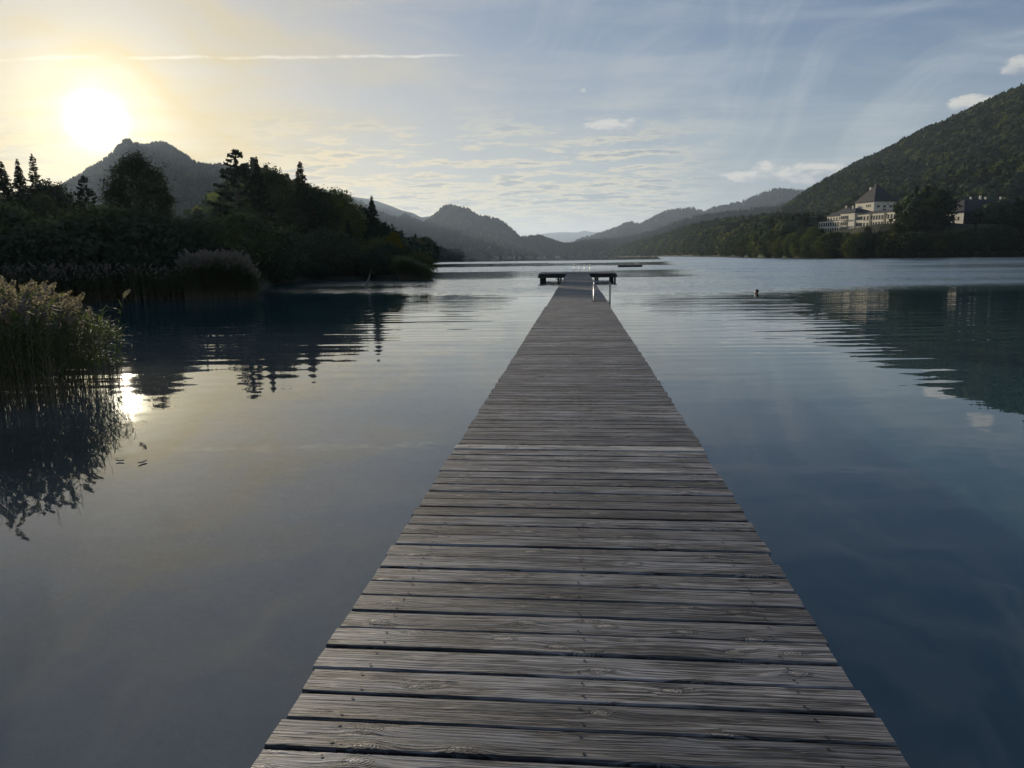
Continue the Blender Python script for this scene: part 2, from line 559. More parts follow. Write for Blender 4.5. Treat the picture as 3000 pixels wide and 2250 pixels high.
# ------------------------------------------------------------------ lake
def water_mat():
    m_, g = new_mat('lake_water')
    pos = g.n.new('ShaderNodeNewGeometry').outputs['Position']
    x, y, z = g.sep(pos)
    dist = g.m('SQRT', g.m('ADD', g.m('MULTIPLY', x, x), g.m('MULTIPLY', y, y)))

    def nv(sx, sy, amp, ax=1.0, ay=1.0, det=2, w=0.0, ro=0.5):
        c_ = g.noise(g.xyz(g.m('MULTIPLY', x, sx), g.m('MULTIPLY', y, sy), w), 1.0, det, ro, out=1)
        cx, cy, _ = g.sep(c_)
        a_ = g.m('MULTIPLY', g.m('SUBTRACT', cx, 0.5), ax)
        b_ = g.m('MULTIPLY', g.m('SUBTRACT', cy, 0.5), ay)
        return g.v('SCALE', g.xyz(a_, b_, 0.0), scale=amp)

    X, Y = g.m('MULTIPLY', x, 1.25), g.m('MULTIPLY', y, 1.25)
    # wind patches: where the surface is ruffled
    warpn = g.m('SUBTRACT', g.noise(g.xyz(g.m('MULTIPLY', x, 0.012), g.m('MULTIPLY', y, 0.03), 0), 1.0, 4, 0.6), 0.5)
    yd = g.m('ADD', Y, g.m('MULTIPLY', warpn, g.m('MULTIPLY', Y, 0.30)))
    yd = g.m('ADD', yd, g.m('MULTIPLY', X, 0.12))
    b1 = g.m('MULTIPLY', g.ss(yd, 52, 66), g.ss(yd, 104, 92))
    b2 = g.m('MULTIPLY', g.ss(yd, 150, 158), g.ss(yd, 228, 212))
    b3 = g.m('MULTIPLY', g.ss(yd, 340, 360), g.ss(yd, 560, 500))
    right_ = g.m('MULTIPLY', g.ss(g.m('SUBTRACT', X, g.m('MULTIPLY', Y, 0.20)), 0.0, 14.0), g.ss(yd, 56, 72))
    ruf = g.m('MAXIMUM', g.m('MAXIMUM', g.m('MULTIPLY', b1, 0.55), b2), g.m('MAXIMUM', b3, right_))
    patch = g.ss(g.noise(g.xyz(g.m('MULTIPLY', x, 0.02), g.m('MULTIPLY', y, 0.09), 4.0), 1.0, 3, 0.6), 0.30, 0.62)
    ruf = g.m('MULTIPLY', ruf, g.m('ADD', 0.55, g.m('MULTIPLY', patch, 0.45)))
    # regular wavelets with long crests in the middle distance
    mid = g.m('MULTIPLY', g.ss(dist, 9, 20), g.ss(dist, 400, 90))
    lumpy = g.m('ADD', 0.35, g.m('MULTIPLY', g.noise(g.xyz(g.m('MULTIPLY', x, 0.05), g.m('MULTIPLY', y, 0.04), 2.0), 1.0, 2, 0.5), 1.1))
    mid = g.m('MULTIPLY', mid, lumpy)
    n1 = nv(0.10, 0.95, g.m('MULTIPLY', mid, 0.045), 0.25, 1.0, 2, 0.0)
    n2 = nv(0.45, 2.6, g.m('MULTIPLY', mid, 0.036), 0.35, 1.0, 2, 5.0)
    n3 = nv(0.5, 0.9, 0.020, 0.7, 1.0, 3, 9.0)                # slow undulation everywhere
    n4 = nv(2.6, 5.5, 0.016, 0.8, 1.0, 3, 13.0)
    n5 = g.v('ADD', nv(3.1, 5.2, g.m('MULTIPLY', ruf, 0.55), 0.6, 1.0, 3, 21.0, 0.6), g.xyz(0.0, g.m('MULTIPLY', ruf, -0.075), 0.0))
    n6 = nv(1.1, 0.45, g.m('MULTIPLY', ruf, 0.16), 0.5, 1.0, 2, 31.0)
    ph = g.m('MULTIPLY', g.noise(g.xyz(g.m('MULTIPLY', x, 0.05), g.m('MULTIPLY', y, 0.16), 7.0), 1.0, 2, 0.5), 26.0)
    ph = g.m('ADD', ph, g.m('ADD', g.m('MULTIPLY', y, 7.5), g.m('MULTIPLY', x, 0.22)))
    swell = g.xyz(0.0, g.m('MULTIPLY', g.m('SINE', ph), g.m('MULTIPLY', mid, 0.010)), 0.0)
    nn = g.v('ADD', g.v('ADD', g.v('ADD', n1, swell), n2), g.v('ADD', g.v('ADD', n3, n4), g.v('ADD', n5, n6)))
    nrm = g.v('NORMALIZE', g.v('ADD', nn, (0, 0, 1)))
    rough = g.m('ADD', 0.015, g.m('MULTIPLY', ruf, 0.20))
    gloss = g.node('ShaderNodeBsdfGlossy', {'Color': (0.97, 0.98, 0.98, 1), 'Roughness': rough, 'Normal': nrm})
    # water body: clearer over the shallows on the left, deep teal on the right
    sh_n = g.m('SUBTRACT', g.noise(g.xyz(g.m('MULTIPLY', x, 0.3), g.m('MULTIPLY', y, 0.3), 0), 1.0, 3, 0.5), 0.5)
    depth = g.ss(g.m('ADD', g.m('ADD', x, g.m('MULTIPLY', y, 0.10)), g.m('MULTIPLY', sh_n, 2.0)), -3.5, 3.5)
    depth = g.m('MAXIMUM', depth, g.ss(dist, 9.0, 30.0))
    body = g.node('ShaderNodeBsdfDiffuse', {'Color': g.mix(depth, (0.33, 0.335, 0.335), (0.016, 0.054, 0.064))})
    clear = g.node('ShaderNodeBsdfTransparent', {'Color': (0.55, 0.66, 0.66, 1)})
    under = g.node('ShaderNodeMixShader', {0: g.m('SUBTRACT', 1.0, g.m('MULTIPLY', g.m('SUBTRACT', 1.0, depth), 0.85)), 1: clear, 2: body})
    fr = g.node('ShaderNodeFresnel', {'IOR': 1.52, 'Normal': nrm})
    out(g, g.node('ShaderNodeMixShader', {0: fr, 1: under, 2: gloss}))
    return m_


def sheet(name, pts, mat, z, **kw):
    return link(name, mesh(name, [(p[0], p[1], z) for p in pts], [tuple(range(len(pts)))], mat), **kw)


BIG = 30000.0
sheet('lake_water', [(-BIG, -BIG), (BIG, -BIG), (BIG, BIG), (-BIG, BIG)], water_mat(), 0.0, kind='structure')
M_BED = simple('lake_bed_silt', (0.50, 0.48, 0.44), 0.95, var=0.6, scale=2.2, bump=0.03)


def lake_bed():
    xs = np.concatenate([np.linspace(-BIG, -60, 4), np.linspace(-40, 40, 81), np.linspace(60, BIG, 4)])
    ys = np.concatenate([np.linspace(-BIG, -30, 4), np.linspace(-10, 60, 71), np.linspace(90, BIG, 4)])
    V = []
    for yv in ys:
        for xv in xs:
            dpt = 0.9 + max(0.0, xv + 6) * 0.22 + max(0, yv - 4) * 0.03
            z = -min(dpt, 5.5) + 0.10 * noise.noise(Vector((xv * 0.7, yv * 0.7, 0)))
            V.append((xv, yv, z))
    nx = len(xs)
    Fc = np.array([(j * nx + i, j * nx + i + 1, (j + 1) * nx + i + 1, (j + 1) * nx + i)
                   for j in range(len(ys) - 1) for i in range(nx - 1)])
    link('lake_bed', mesh('lake_bed', V, Fc, M_BED, smooth=True), kind='structure')


lake_bed()


# ------------------------------------------------------------------ terrain
class Ridge:
    """a mountain: crest points (px, py, distance) seen in the photo, foot distance in front, own back slope"""

    def __init__(self, name, pts, foot, mat, cols=120, rows=26, tree=0.0, rough=0.10, seed=0, back=1.3, p=1.0, jag=0.0):
        pts = sorted(pts)
        pxs = np.linspace(pts[0][0], pts[-1][0], cols)
        pys = np.interp(pxs, [q[0] for q in pts], [q[1] for q in pts])
        Ds = np.interp(pxs, [q[0] for q in pts], [q[2] for q in pts])
        Ft = np.interp(pxs, [q[0] for q in foot], [q[1] for q in foot])
        self.G = np.zeros((cols, rows + rows // 2, 3))
        nb = rows // 2
        for i in range(cols):
            P = at(pxs[i], pys[i], Ds[i])
            H = max(P.z - tree, 0.6)
            D = Ds[i]
            ux, uy = P.x / D, P.y / D
            Hj = H * (1 + jag * noise.noise(Vector((pxs[i] * 0.05, seed, 0))))
            ft = min(Ft[i], D - 5)
            for j in range(rows + nb):
                if j < rows:
                    t = j / (rows - 1)
                    dd = ft + (D - ft) * t
                    prof = t ** p
                else:
                    t2 = (j - rows + 1) / nb
                    dd = D + t2 * max(back * H, 30)
                    prof = 1 - t2
                    t = 1 - t2
                x, y = ux * dd, uy * dd
                s = 1.0 / max(120.0, D * 0.12)
                nz = noise.fractal(Vector((x * s, y * s, seed * 3.7)), 0.9, 2.1, 5)
                bell = 4 * t * (1 - t) if j < rows else 0.6 * t * (1 - t)
                z = Hj * prof + H * rough * 1.6 * nz * bell
                if j == 0 or j == rows + nb - 1:
                    z = -2.0
                self.G[i, j] = (x, y, max(z, -2.0))
        C, Rr = cols, rows + nb
        idx = np.arange(C * Rr).reshape(C, Rr)
        Fc = np.stack([idx[:-1, :-1], idx[1:, :-1], idx[1:, 1:], idx[:-1, 1:]], -1).reshape(-1, 4)
        self.rows = rows
        self.name = name
        self.obj = link(name, mesh(name, self.G.reshape(-1, 3), Fc, mat, smooth=True), kind='structure')
        self._bvh = None

    def bvh(self):
        if self._bvh is None:
            C, Rr = self.G.shape[:2]
            V = [tuple(v) for v in self.G.reshape(-1, 3)]
            Fc = [tuple(p.vertices) for p in self.obj.data.polygons]
            self._bvh = BVHTree.FromPolygons(V, Fc)
        return self._bvh

    def z(self, x, y):
        h = self.bvh().ray_cast(Vector((x, y, 3000)), Vector((0, 0, -1)))
        return h[0].z if h[0] is not None else 0.0

    def scatter(self, n, over=3, zmin=0.3):
        g_ = self.G[:, :self.rows + over]
        A, B, C_, D_ = g_[:-1, :-1], g_[1:, :-1], g_[1:, 1:], g_[:-1, 1:]
        ar = np.abs(np.cross((C_ - A)[..., :2], (D_ - B)[..., :2])) * 0.5
        pr = ar.ravel() / ar.sum()
        k = rng.choice(len(pr), n, p=pr)
        u, v = rng.random((n, 1)), rng.random((n, 1))
        A, B, C_, D_ = (q.reshape(-1, 3)[k] for q in (A, B, C_, D_))
        P = (A * (1 - u) + B * u) * (1 - v) + (D_ * (1 - u) + C_ * u) * v
        return P[P[:, 2] > zmin]


far_range = Ridge('far_mountain', [(1480, 705, 15000), (1583, 688, 15000), (1600, 683, 15000), (1641, 680, 15000), (1692, 681, 15000), (1712, 675, 15000),
                                   (1729, 679, 15000), (1756, 681, 15000), (1850, 690, 15000), (2000, 700, 15000)],
                  [(1400, 13000), (2100, 13000)], M_MTN, 90, 14, rough=0.08, seed=1)
back_left = Ridge('back_left_mountain', [(900, 560, 6500), (1020, 574, 6500), (1085, 584, 6500), (1108, 590, 6400), (1142, 602, 6300), (1176, 616, 6200), (1210, 624, 6100),
                                         (1234, 637, 6000), (1261, 633, 6000), (1300, 650, 6000), (1400, 700, 6000), (1480, 740, 6000)],
                  [(900, 5000), (1500, 5000)], M_MTN_R, 110, 18, rough=0.07, seed=2)
mid_left = Ridge('mid_left_mountain', [(880, 540, 3900), (993, 568, 4000), (1024, 580, 4000), (1054, 593, 4000), (1108, 619, 4000), (1149, 634, 4000), (1163, 639, 4000),
                                       (1183, 627, 4000), (1203, 634, 4000), (1240, 653, 4000), (1290, 690, 4000), (1350, 725, 4000), (1420, 752, 4000)],
                 [(880, 2600), (1420, 3300)], M_MTN, 120, 22, tree=10, rough=0.08, seed=3)
sun_mtn = Ridge('sun_mountain', [(-500, 640, 2400), (-250, 600, 2400), (0, 585, 2400), (110, 560, 2400), (180, 539, 2400), (203, 522, 2400), (237, 504, 2400), (261, 483, 2400),
                                 (288, 473, 2400), (315, 453, 2400), (329, 438, 2400), (346, 419, 2400), (358, 403, 2400), (373, 403, 2400), (397, 411, 2400), (410, 417, 2400),
                                 (432, 420, 2400), (444, 413, 2400), (465, 409, 2400), (485, 412, 2400), (502, 421, 2400), (522, 437, 2400), (539, 445, 2400), (556, 457, 2400),
                                 (573, 470, 2400), (610, 477, 2350), (661, 475, 2300), (740, 500, 2300), (860, 560, 2200), (960, 640, 2200), (1100, 730, 2200), (1180, 757, 2200)],
                [(-500, 900), (600, 900), (1180, 1800)], M_MTN_R, 190, 34, tree=12, rough=0.10, seed=4)
dome = Ridge('dome_mountain', [(1180, 720, 3500), (1215, 680, 3500), (1234, 660, 3500), (1251, 647, 3500), (1268, 635, 3500), (1281, 625, 3500), (1298, 607, 3500), (1315, 601, 3500),
                               (1336, 606, 3500), (1352, 608, 3500), (1369, 611, 3500), (1386, 624, 3500), (1403, 634, 3500), (1437, 639, 3500), (1458, 644, 3500), (1478, 655, 3500),
                               (1498, 672, 3500), (1519, 694, 3500), (1539, 697, 3500), (1559, 693, 3500), (1580, 691, 3500), (1600, 699, 3500), (1624, 707, 3500),
                               (1644, 713, 3500), (1690, 722, 3500), (1740, 740, 3500), (1780, 752, 3500)],
             [(1180, 2700), (1400, 2700), (1780, 3000)], M_MTN_R, 170, 26, tree=12, rough=0.09, seed=5, p=1.25)
right_back = Ridge('right_back_mountain', [(1640, 722, 5600), (1675, 712, 5600), (1702, 701, 5600), (1742, 689, 5600), (1776, 678, 5500), (1810, 666, 5500), (1837, 654, 5400), (1848, 651, 5400),
                                           (1858, 656, 5400), (1878, 658, 5400), (1905, 642, 5400), (1929, 629, 5400), (1950, 620, 5400), (1980, 614, 5400), (2020, 610, 5400), (2040, 612, 5400),
                                           (2061, 622, 5400), (2085, 610, 5400), (2115, 603, 5400), (2170, 593, 5400), (2237, 564, 5400), (2262, 556, 5400), (2285, 552, 5400), (2320, 556, 5400),
                                           (2360, 561, 5400), (2450, 600, 5400), (2600, 680, 5400)],
                   [(1640, 3600), (2600, 3600)], M_MTN, 170, 24, tree=8, rough=0.08, seed=6)
right_mid = Ridge('right_mid_hill', [(1600, 745, 3400), (1634, 726, 3400), (1675, 716, 3300), (1720, 705, 3300), (1765, 703, 3300), (1820, 700, 3200), (1860, 690, 3200), (1900, 681, 3100),
                                     (1945, 667, 3000), (1990, 650, 2900), (2040, 634, 2800), (2110, 625, 2700), (2200, 615, 2600), (2320, 600, 2500), (2500, 600, 2500)],
                  [(1600, 3000), (1800, 2700), (2500, 1700)], M_MTN, 130, 22, tree=12, rough=0.09, seed=7)
low_left = Ridge('low_left_shore_hill', [(1080, 690, 1300), (1160, 700, 1350), (1230, 712, 1400), (1260, 724, 1400), (1290, 731, 1450), (1315, 742, 1500), (1338, 755, 1500), (1350, 760, 1500)],
                 [(1080, 1000), (1350, 1400)], M_MTN, 50, 14, tree=14, rough=0.08, seed=8)
east_hill = Ridge('east_shore_hill', [(1764, 755, 2500), (1773, 735, 2450), (1790, 727, 2350), (1810, 724, 2250), (1844, 711, 2100), (1878, 702, 2000), (1915, 692, 1900), (1950, 683, 1750),
                                      (1990, 668, 1600), (2034, 656, 1450), (2100, 645, 1300), (2170, 637, 1150), (2278, 628, 1050), (2400, 630, 1000), (2600, 640, 1000)],
                  [(1764, 2470), (1800, 2230), (1844, 2000), (1880, 1850), (1950, 1550), (2050, 1000), (2150, 700), (2250, 480), (2600, 560)], M_GROUND, 130, 24, tree=17, rough=0.12, seed=9)
big_right = Ridge('right_mountain', [(2190, 640, 2100), (2250, 622, 2050), (2301, 597, 2000), (2352, 562, 1950), (2402, 530, 1900), (2440, 511, 1850), (2480, 489, 1820), (2522, 469, 1780), (2576, 445, 1740),
                                     (2640, 412, 1700), (2712, 373, 1650), (2760, 352, 1620), (2820, 323, 1580), (2915, 278, 1520), (3000, 240, 1480), (3200, 170, 1450), (3500, 110, 1450),
                                     (3900, 90, 1500), (4500, 120, 1600)],
                  [(2190, 1500), (2300, 900), (2500, 620), (3000, 560), (4500, 600)], M_GROUND, 190, 54, tree=16, rough=0.13, seed=10, p=1.05)
left_hill = Ridge('left_hill', [(-700, 640, 330), (-200, 650, 340), (200, 670, 330), (450, 690, 320), (560, 690, 310), (620, 650, 305), (655, 560, 305), (690, 500, 305), (750, 484, 310), (800, 502, 320), (850, 533, 330),
                                (900, 558, 345), (950, 570, 360), (1000, 590, 375), (1060, 618, 390), (1100, 648, 400), (1130, 662, 405), (1165, 690, 412), (1200, 712, 420), (1235, 737, 425),
                                (1252, 756, 428), (1262, 768, 430)],
                 [(-700, 180), (600, 170), (900, 220), (1100, 330), (1200, 400), (1262, 422)], M_GROUND, 130, 24, tree=13, rough=0.10, seed=11)


def land(name, pxs, shore, depth, top, seed, mat=M_GROUND, cols=90, rows=16, run=25.0):
    """low land that rises from a shoreline given as distances for photo columns"""
    P = np.linspace(pxs[0], pxs[-1], cols)
    S = np.interp(P, pxs, shore)
    Dp = np.interp(P, pxs, depth)
    T = np.interp(P, pxs, top)
    V = []
    for i in range(cols):
        ux, uy = horiz(P[i], 1.0)
        for j in range(rows):
            t = (j / (rows - 1)) ** 1.5
            dd = S[i] - 0.6 + Dp[i] * t + 0.9 * noise.noise(Vector((P[i] * 0.02, j, seed)))
            h = T[i] * min(1.0, (dd - S[i]) / run) if dd > S[i] else -0.4
            x, y = ux * dd, uy * dd
            z = h + 0.3 * max(0, min(1, (dd - S[i]) / 4)) * (1 + noise.noise(Vector((x * 0.2, y * 0.2, seed))))
            if j == 0 or j == rows - 1:
                z = -0.8
            V.append((x, y, z))
    Fc = np.array([(i * rows + j, (i + 1) * rows + j, (i + 1) * rows + j + 1, i * rows + j + 1) for i in range(cols - 1) for j in range(rows - 1)])
    o = link(name, mesh(name, V, Fc, mat, smooth=True), kind='structure')
    bv = BVHTree.FromPolygons([tuple(v) for v in V], [tuple(f) for f in Fc])

    def zf(x, y):
        h = bv.ray_cast(Vector((x, y, 500)), Vector((0, 0, -1)))
        return h[0].z if h[0] is not None else 0.0
    return o, zf


LB_PX = [-900, -400, 0, 300, 560, 740, 800, 900, 1100, 1200, 1240, 1262]
LB_SH = [33, 42, 50, 51, 50, 51, 73, 88, 90, 84, 82, 82]
left_bank, z_left = land('left_bank', LB_PX, LB_SH, [180, 170, 160, 160, 160, 150, 130, 100, 60, 30, 14, 5], [2.5, 2.5, 2.0, 2.0, 2.5, 2.5, 2.0, 1.5, 1.2, 0.8, 0.5, 0.3], 3)
PN_PX = [2180, 2250, 2400, 2560, 2700, 3000, 3600, 4400]
PN_SH = [560, 460, 355, 326, 322, 327, 336, 350]
peninsula, z_pen = land('castle_headland', PN_PX, PN_SH, [340, 370, 390, 390, 390, 390, 390, 390], [6, 8, 12, 14.5, 14.5, 12, 12, 12], 6, run=38.0, rows=24)


# ------------------------------------------------------------------ foliage builders
def quads(C, size, n_up=0.0, asp=1.6):
    """leaf-like quads at centres C (numpy), random orientation"""
    n = len(C)
    a = rng.normal(size=(n, 3))
    a[:, 2] *= 0.7
    a /= np.linalg.norm(a, axis=1, keepdims=True)
    b = rng.normal(size=(n, 3))
    b -= a * np.sum(a * b, 1, keepdims=True)
    b /= np.linalg.norm(b, axis=1, keepdims=True)
    s = size * rng.uniform(0.6, 1.3, (n, 1))
    A, B = a * s * asp * 0.5, b * s * 0.5
    V = np.stack([C - A, C - B * 0.9 + A * 0.1, C + A, C + B * 0.9 + A * 0.1], 1).reshape(-1, 3)
    Fc = np.arange(n * 4).reshape(n, 4)
    return V, Fc


def crown_points(n_cl, per, rx, rz, z0, clump, seed, shape=0.5, hollow=0.55, lean=0.0):
    """leaf centres of a broadleaf crown: clumps on an uneven, egg-shaped shell"""
    r_ = np.random.default_rng(seed)
    th = r_.uniform(0, 2 * math.pi, n_cl)
    t = r_.beta(1.3, 1.2, n_cl)                       # 0 bottom .. 1 top
    w = np.sin(np.pi * np.clip(t, 0.0, 1.0) ** shape) ** 0.7
    rad = rx * w * (hollow + (1 - hollow) * np.sqrt(r_.random(n_cl)))
    lob = np.array([1 + 0.34 * noise.noise(Vector((math.cos(a) * 1.4, math.sin(a) * 1.4, tt * 3 + seed))) for a, tt in zip(th, t)])
    rad *= lob
    C = np.stack([np.cos(th) * rad + lean * t * rx, np.sin(th) * rad, z0 + rz * t * (0.92 + 0.16 * (lob - 1))], 1)
    sz = clump * r_.uniform(0.5, 1.25, n_cl)
    P = np.repeat(C, per, 0) + r_.normal(size=(n_cl * per, 3)) * np.repeat(sz, per)[:, None] * np.array([1, 1, 0.6])
    return C, P


def broadleaf(h, w, seed, n_cl=230, per=34, leaf=0.20, shape=0.75, z0f=0.12, clump=0.5, limbs=16):
    """(trunk MB, leaf verts, leaf faces) for a tree of height h and crown radius w"""
    C, P = crown_points(n_cl, per, w, h * (1 - z0f) - clump, h * z0f, clump, seed, shape)
    V, Fc = quads(P, leaf)
    V[:, 2] *= h / np.percentile(V[:, 2], 99.7)
    tb = MB()
    top = h * 0.8
    tb.tube([(0, 0, -0.6), (0.02 * h, 0, h * 0.25), (-0.01 * h, 0.02 * h, h * 0.55), (0, 0, top)], [h * 0.022, h * 0.017, h * 0.011, h * 0.003], 7)
    order = np.random.default_rng(seed + 50).permutation(len(C))[:limbs]
    for k in order:
        c = C[k]
        zb = max(h * 0.10, min(c[2] * 0.65, h * 0.7))
        mid_ = (c[0] * 0.45, c[1] * 0.45, zb + (c[2] - zb) * 0.35)
        tb.tube([(0, 0, zb), mid_, tuple(c)], [h * 0.008, h * 0.005, h * 0.0015], 5, cap=False)
    return tb, V, Fc


def conifer(h, w, seed, droop=0.25, gap=0.45, dens=1.0, start=0.12, needle=0.26, power=0.9, top_thin=0.0, tuft=0.0):
    r_ = np.random.default_rng(seed)
    C = []
    tb = MB()
    tb.tube([(0, 0, -0.6), (0.01 * h, 0, h * 0.4), (0, 0.01 * h, h * 0.8), (0, 0, h)], [h * 0.017, h * 0.012, h * 0.006, h * 0.0015], 7)
    z = h * start
    while z < h * 0.985:
        t = (z - h * start) / (h * (1 - start))
        L = w * (1 - t) ** power * (0.35 + 0.65 * min(1.0, t * 5 + 0.3))
        nb = 5 if t < 0.8 else 4
        a0 = r_.uniform(0, 6.28)
        for b in range(nb):
            a = a0 + b * 6.283 / nb + r_.uniform(-0.35, 0.35)
            l_ = L * r_.uniform(0.55, 1.15) + 0.12
            if r_.random() < 0.08:
                continue
            rise = 0.28 * (t ** 1.5) + 0.04
            ca, sa = math.cos(a), math.sin(a)
            pts = []
            for s in (0, 0.35, 0.7, 1.0):
                pts.append((ca * l_ * s, sa * l_ * s, z + l_ * (rise * s - droop * s * s * 1.1 + 0.10 * s ** 4)))
            if l_ > 0.35:
                tb.tube(pts, [0.02 + 0.012 * l_, 0.015 + 0.006 * l_, 0.01, 0.006], 4, cap=False)
            m_ = max(4, int(l_ * 15 * dens))
            s = r_.uniform(0.12, 1.05, m_) ** 0.8
            if tuft:
                s = np.clip(r_.normal(0.85, 0.18, m_), 0.3, 1.1)
            px_ = ca * l_ * s
            py_ = sa * l_ * s
            pz_ = z + l_ * (rise * s - droop * s * s * 1.1 + 0.10 * s ** 4)
            side = r_.normal(0, 1, m_) * 0.20 * l_ * (0.3 + (1.05 - s) if not tuft else 0.35 * np.ones(m_)) * 1.2
            px_ = px_ - sa * side
            py_ = py_ + ca * side
            pz_ = pz_ - np.abs(side) * 0.25 + r_.normal(0, 0.05, m_) - r_.random(m_) * 0.10
            C.append(np.stack([px_, py_, pz_], 1))
        z += gap * r_.uniform(0.75, 1.25) * (0.55 + 0.6 * (1 - t))
    C.append(np.stack([r_.normal(0, 0.03, 10), r_.normal(0, 0.03, 10), h - r_.random(10) * 0.6], 1))
    C = np.concatenate(C)
    V, Fc = quads(C, needle, asp=2.2)
    return tb, V, Fc


PROTO = {}


def proto(key, kind, **kw):
    tb, V, Fc = (broadleaf if kind == 'b' else conifer)(**kw)
    PROTO[key] = (tb, V, Fc, kw['h'], {})
    return PROTO[key]


def plant(key, x, y, z, h, mat, name, rz=None, sx=1.0, label=None, cat='tree', group=None, trunk=True):
    tb, V, Fc, h0, cache = PROTO[key]
    root = empty(name, (x, y, z), random.uniform(0, 6.28) if rz is None else rz)
    k = h / h0
    root.scale = (k * sx, k * sx, k)
    tag(root, label, cat, group)
    if ('c', mat.name) not in cache:
        cache[('c', mat.name)] = mesh('crown', V, Fc, mat)
    if 't' not in cache:
        cache['t'] = tb.mesh('trunk', M_BARK, True)
    link('crown', cache[('c', mat.name)], root)
    if trunk:
        link('trunk', cache['t'], root)
    return root


# far trees: small meshes that are instanced over the slopes
def far_broad(seed, n=260):
    r_ = np.random.default_rng(seed)
    C, P = crown_points(34, n // 34 + 1, 0.40, 0.80, 0.10, 0.085, seed, 0.8, 0.72)
    V, Fc = quads(P, 0.125, asp=1.3)
    # dark inner mass so that the crown is not see-through
    ico = []
    nf = []
    N1, N2 = 8, 6
    for j in range(N2 + 1):
        for i in range(N1):
            ph = math.pi * j / N2
            a = 2 * math.pi * i / N1
            rr = 0.30 * math.sin(ph) * (1 + 0.3 * noise.noise(Vector((i, j, seed))))
            ico.append((rr * math.cos(a), rr * math.sin(a), 0.50 - 0.38 * math.cos(ph)))
    for j in range(N2):
        for i in range(N1):
            nf.append((j * N1 + i, j * N1 + (i + 1) % N1, (j + 1) * N1 + (i + 1) % N1, (j + 1) * N1 + i))
    V = np.concatenate([V, np.array(ico)])
    Fc = np.concatenate([Fc, np.array(nf) + len(P) * 4])
    return V, Fc


def far_conifer(seed, n=200):
    r_ = np.random.default_rng(seed)
    t = r_.random(n) ** 0.8
    a = r_.uniform(0, 6.28, n)
    lay = 0.8 + 0.35 * ((t * 9) % 1.0 < 0.5)
    rr = 0.19 * (1 - t) * lay * r_.uniform(0.7, 1.15, n) + 0.008
    C = np.stack([np.cos(a) * rr, np.sin(a) * rr, 0.08 + 0.92 * t], 1)
    V, Fc = quads(C, 0.085, asp=1.7)
    ring = [(0.12 * math.cos(k * 1.047), 0.12 * math.sin(k * 1.047), 0.06) for k in range(6)]
    base = len(V)
    V = np.concatenate([V, np.array(ring + [(0, 0, 1.0)] * 1)])
    tri = np.array([(base + k, base + (k + 1) % 6, base + 6, base + 6) for k in range(6)])
    return V, np.concatenate([Fc, tri])


def quad_fix(V, Fc):
    """degenerate quads become proper quads by splitting the tip a little"""
    return V, Fc


far_coll = {}


def far_set(name, items):
    c = bpy.data.collections.new(name)
    for i, (V, Fc, mat) in enumerate(items):
        f = [tuple(dict.fromkeys(int(q) for q in r_)) for r_ in Fc]
        me = mesh(name, V, f, mat)
        o = bpy.data.objects.new(name, me)
        c.objects.link(o)
    far_coll[name] = c
    return c


def instancer(name, pts, hs, coll, label=None, kind='stuff', squash=(1.0, 1.0), cat=None, tilt=0.0):
    """one object that draws instances from a collection at the given points"""
    me = bpy.data.meshes.new(name)
    me.vertices.add(len(pts))
    me.vertices.foreach_set('co', np.asarray(pts, dtype=np.float32).ravel())
    n = len(pts)
    sc = me.attributes.new('sc', 'FLOAT_VECTOR', 'POINT')
    wv = rng.uniform(squash[0], squash[1], n)
    hs = np.asarray(hs)
    sc.data.foreach_set('vector', np.stack([hs * wv, hs * wv, hs], 1).astype(np.float32).ravel())
    ro = me.attributes.new('ro', 'FLOAT_VECTOR', 'POINT')
    ro.data.foreach_set('vector', np.stack([rng.normal(0, tilt, n), rng.normal(0, tilt, n), rng.uniform(0, 6.28, n)], 1).astype(np.float32).ravel())
    ix = me.attributes.new('ix', 'INT', 'POINT')
    ix.data.foreach_set('value', rng.integers(0, 10000, n).astype(np.int32))
    o = link(name, me, kind=kind, label=label, cat=cat)
    nt = bpy.data.node_groups.new(name, 'GeometryNodeTree')
    nt.interface.new_socket('Geometry', in_out='INPUT', socket_type='NodeSocketGeometry')
    nt.interface.new_socket('Geometry', in_out='OUTPUT', socket_type='NodeSocketGeometry')
    gi, go = nt.nodes.new('NodeGroupInput'), nt.nodes.new('NodeGroupOutput')
    ci = nt.nodes.new('GeometryNodeCollectionInfo')
    ci.inputs[0].default_value = coll
    ci.inputs['Separate Children'].default_value = True
    ci.inputs['Reset Children'].default_value = True
    ip = nt.nodes.new('GeometryNodeInstanceOnPoints')
    ip.inputs['Pick Instance'].default_value = True

    def attr(nm, typ):
        a = nt.nodes.new('GeometryNodeInputNamedAttribute')
        a.data_type = typ
        a.inputs[0].default_value = nm
        return a.outputs[0]
    L = nt.links.new
    L(gi.outputs[0], ip.inputs['Points'])
    L(ci.outputs[0], ip.inputs['Instance'])
    L(attr('ix', 'INT'), ip.inputs['Instance Index'])
    e2r = nt.nodes.new('FunctionNodeEulerToRotation')
    L(attr('ro', 'FLOAT_VECTOR'), e2r.inputs[0])
    L(e2r.outputs[0], ip.inputs['Rotation'])
    L(attr('sc', 'FLOAT_VECTOR'), ip.inputs['Scale'])
    L(ip.outputs[0], go.inputs[0])
    md = o.modifiers.new('scatter', 'NODES')
    md.node_group = nt
    return o


mixed = far_set('far_mixed_wood', [(*far_broad(i), M_DEC) for i in range(5)] + [(*far_broad(9), M_DECL)] + [(*far_conifer(i), M_CON) for i in (11, 12, 13)])
spruce = far_set('far_spruce_wood', [(*far_conifer(i), M_CON) for i in (21, 22, 23)] + [(*far_broad(24), M_DEC)])

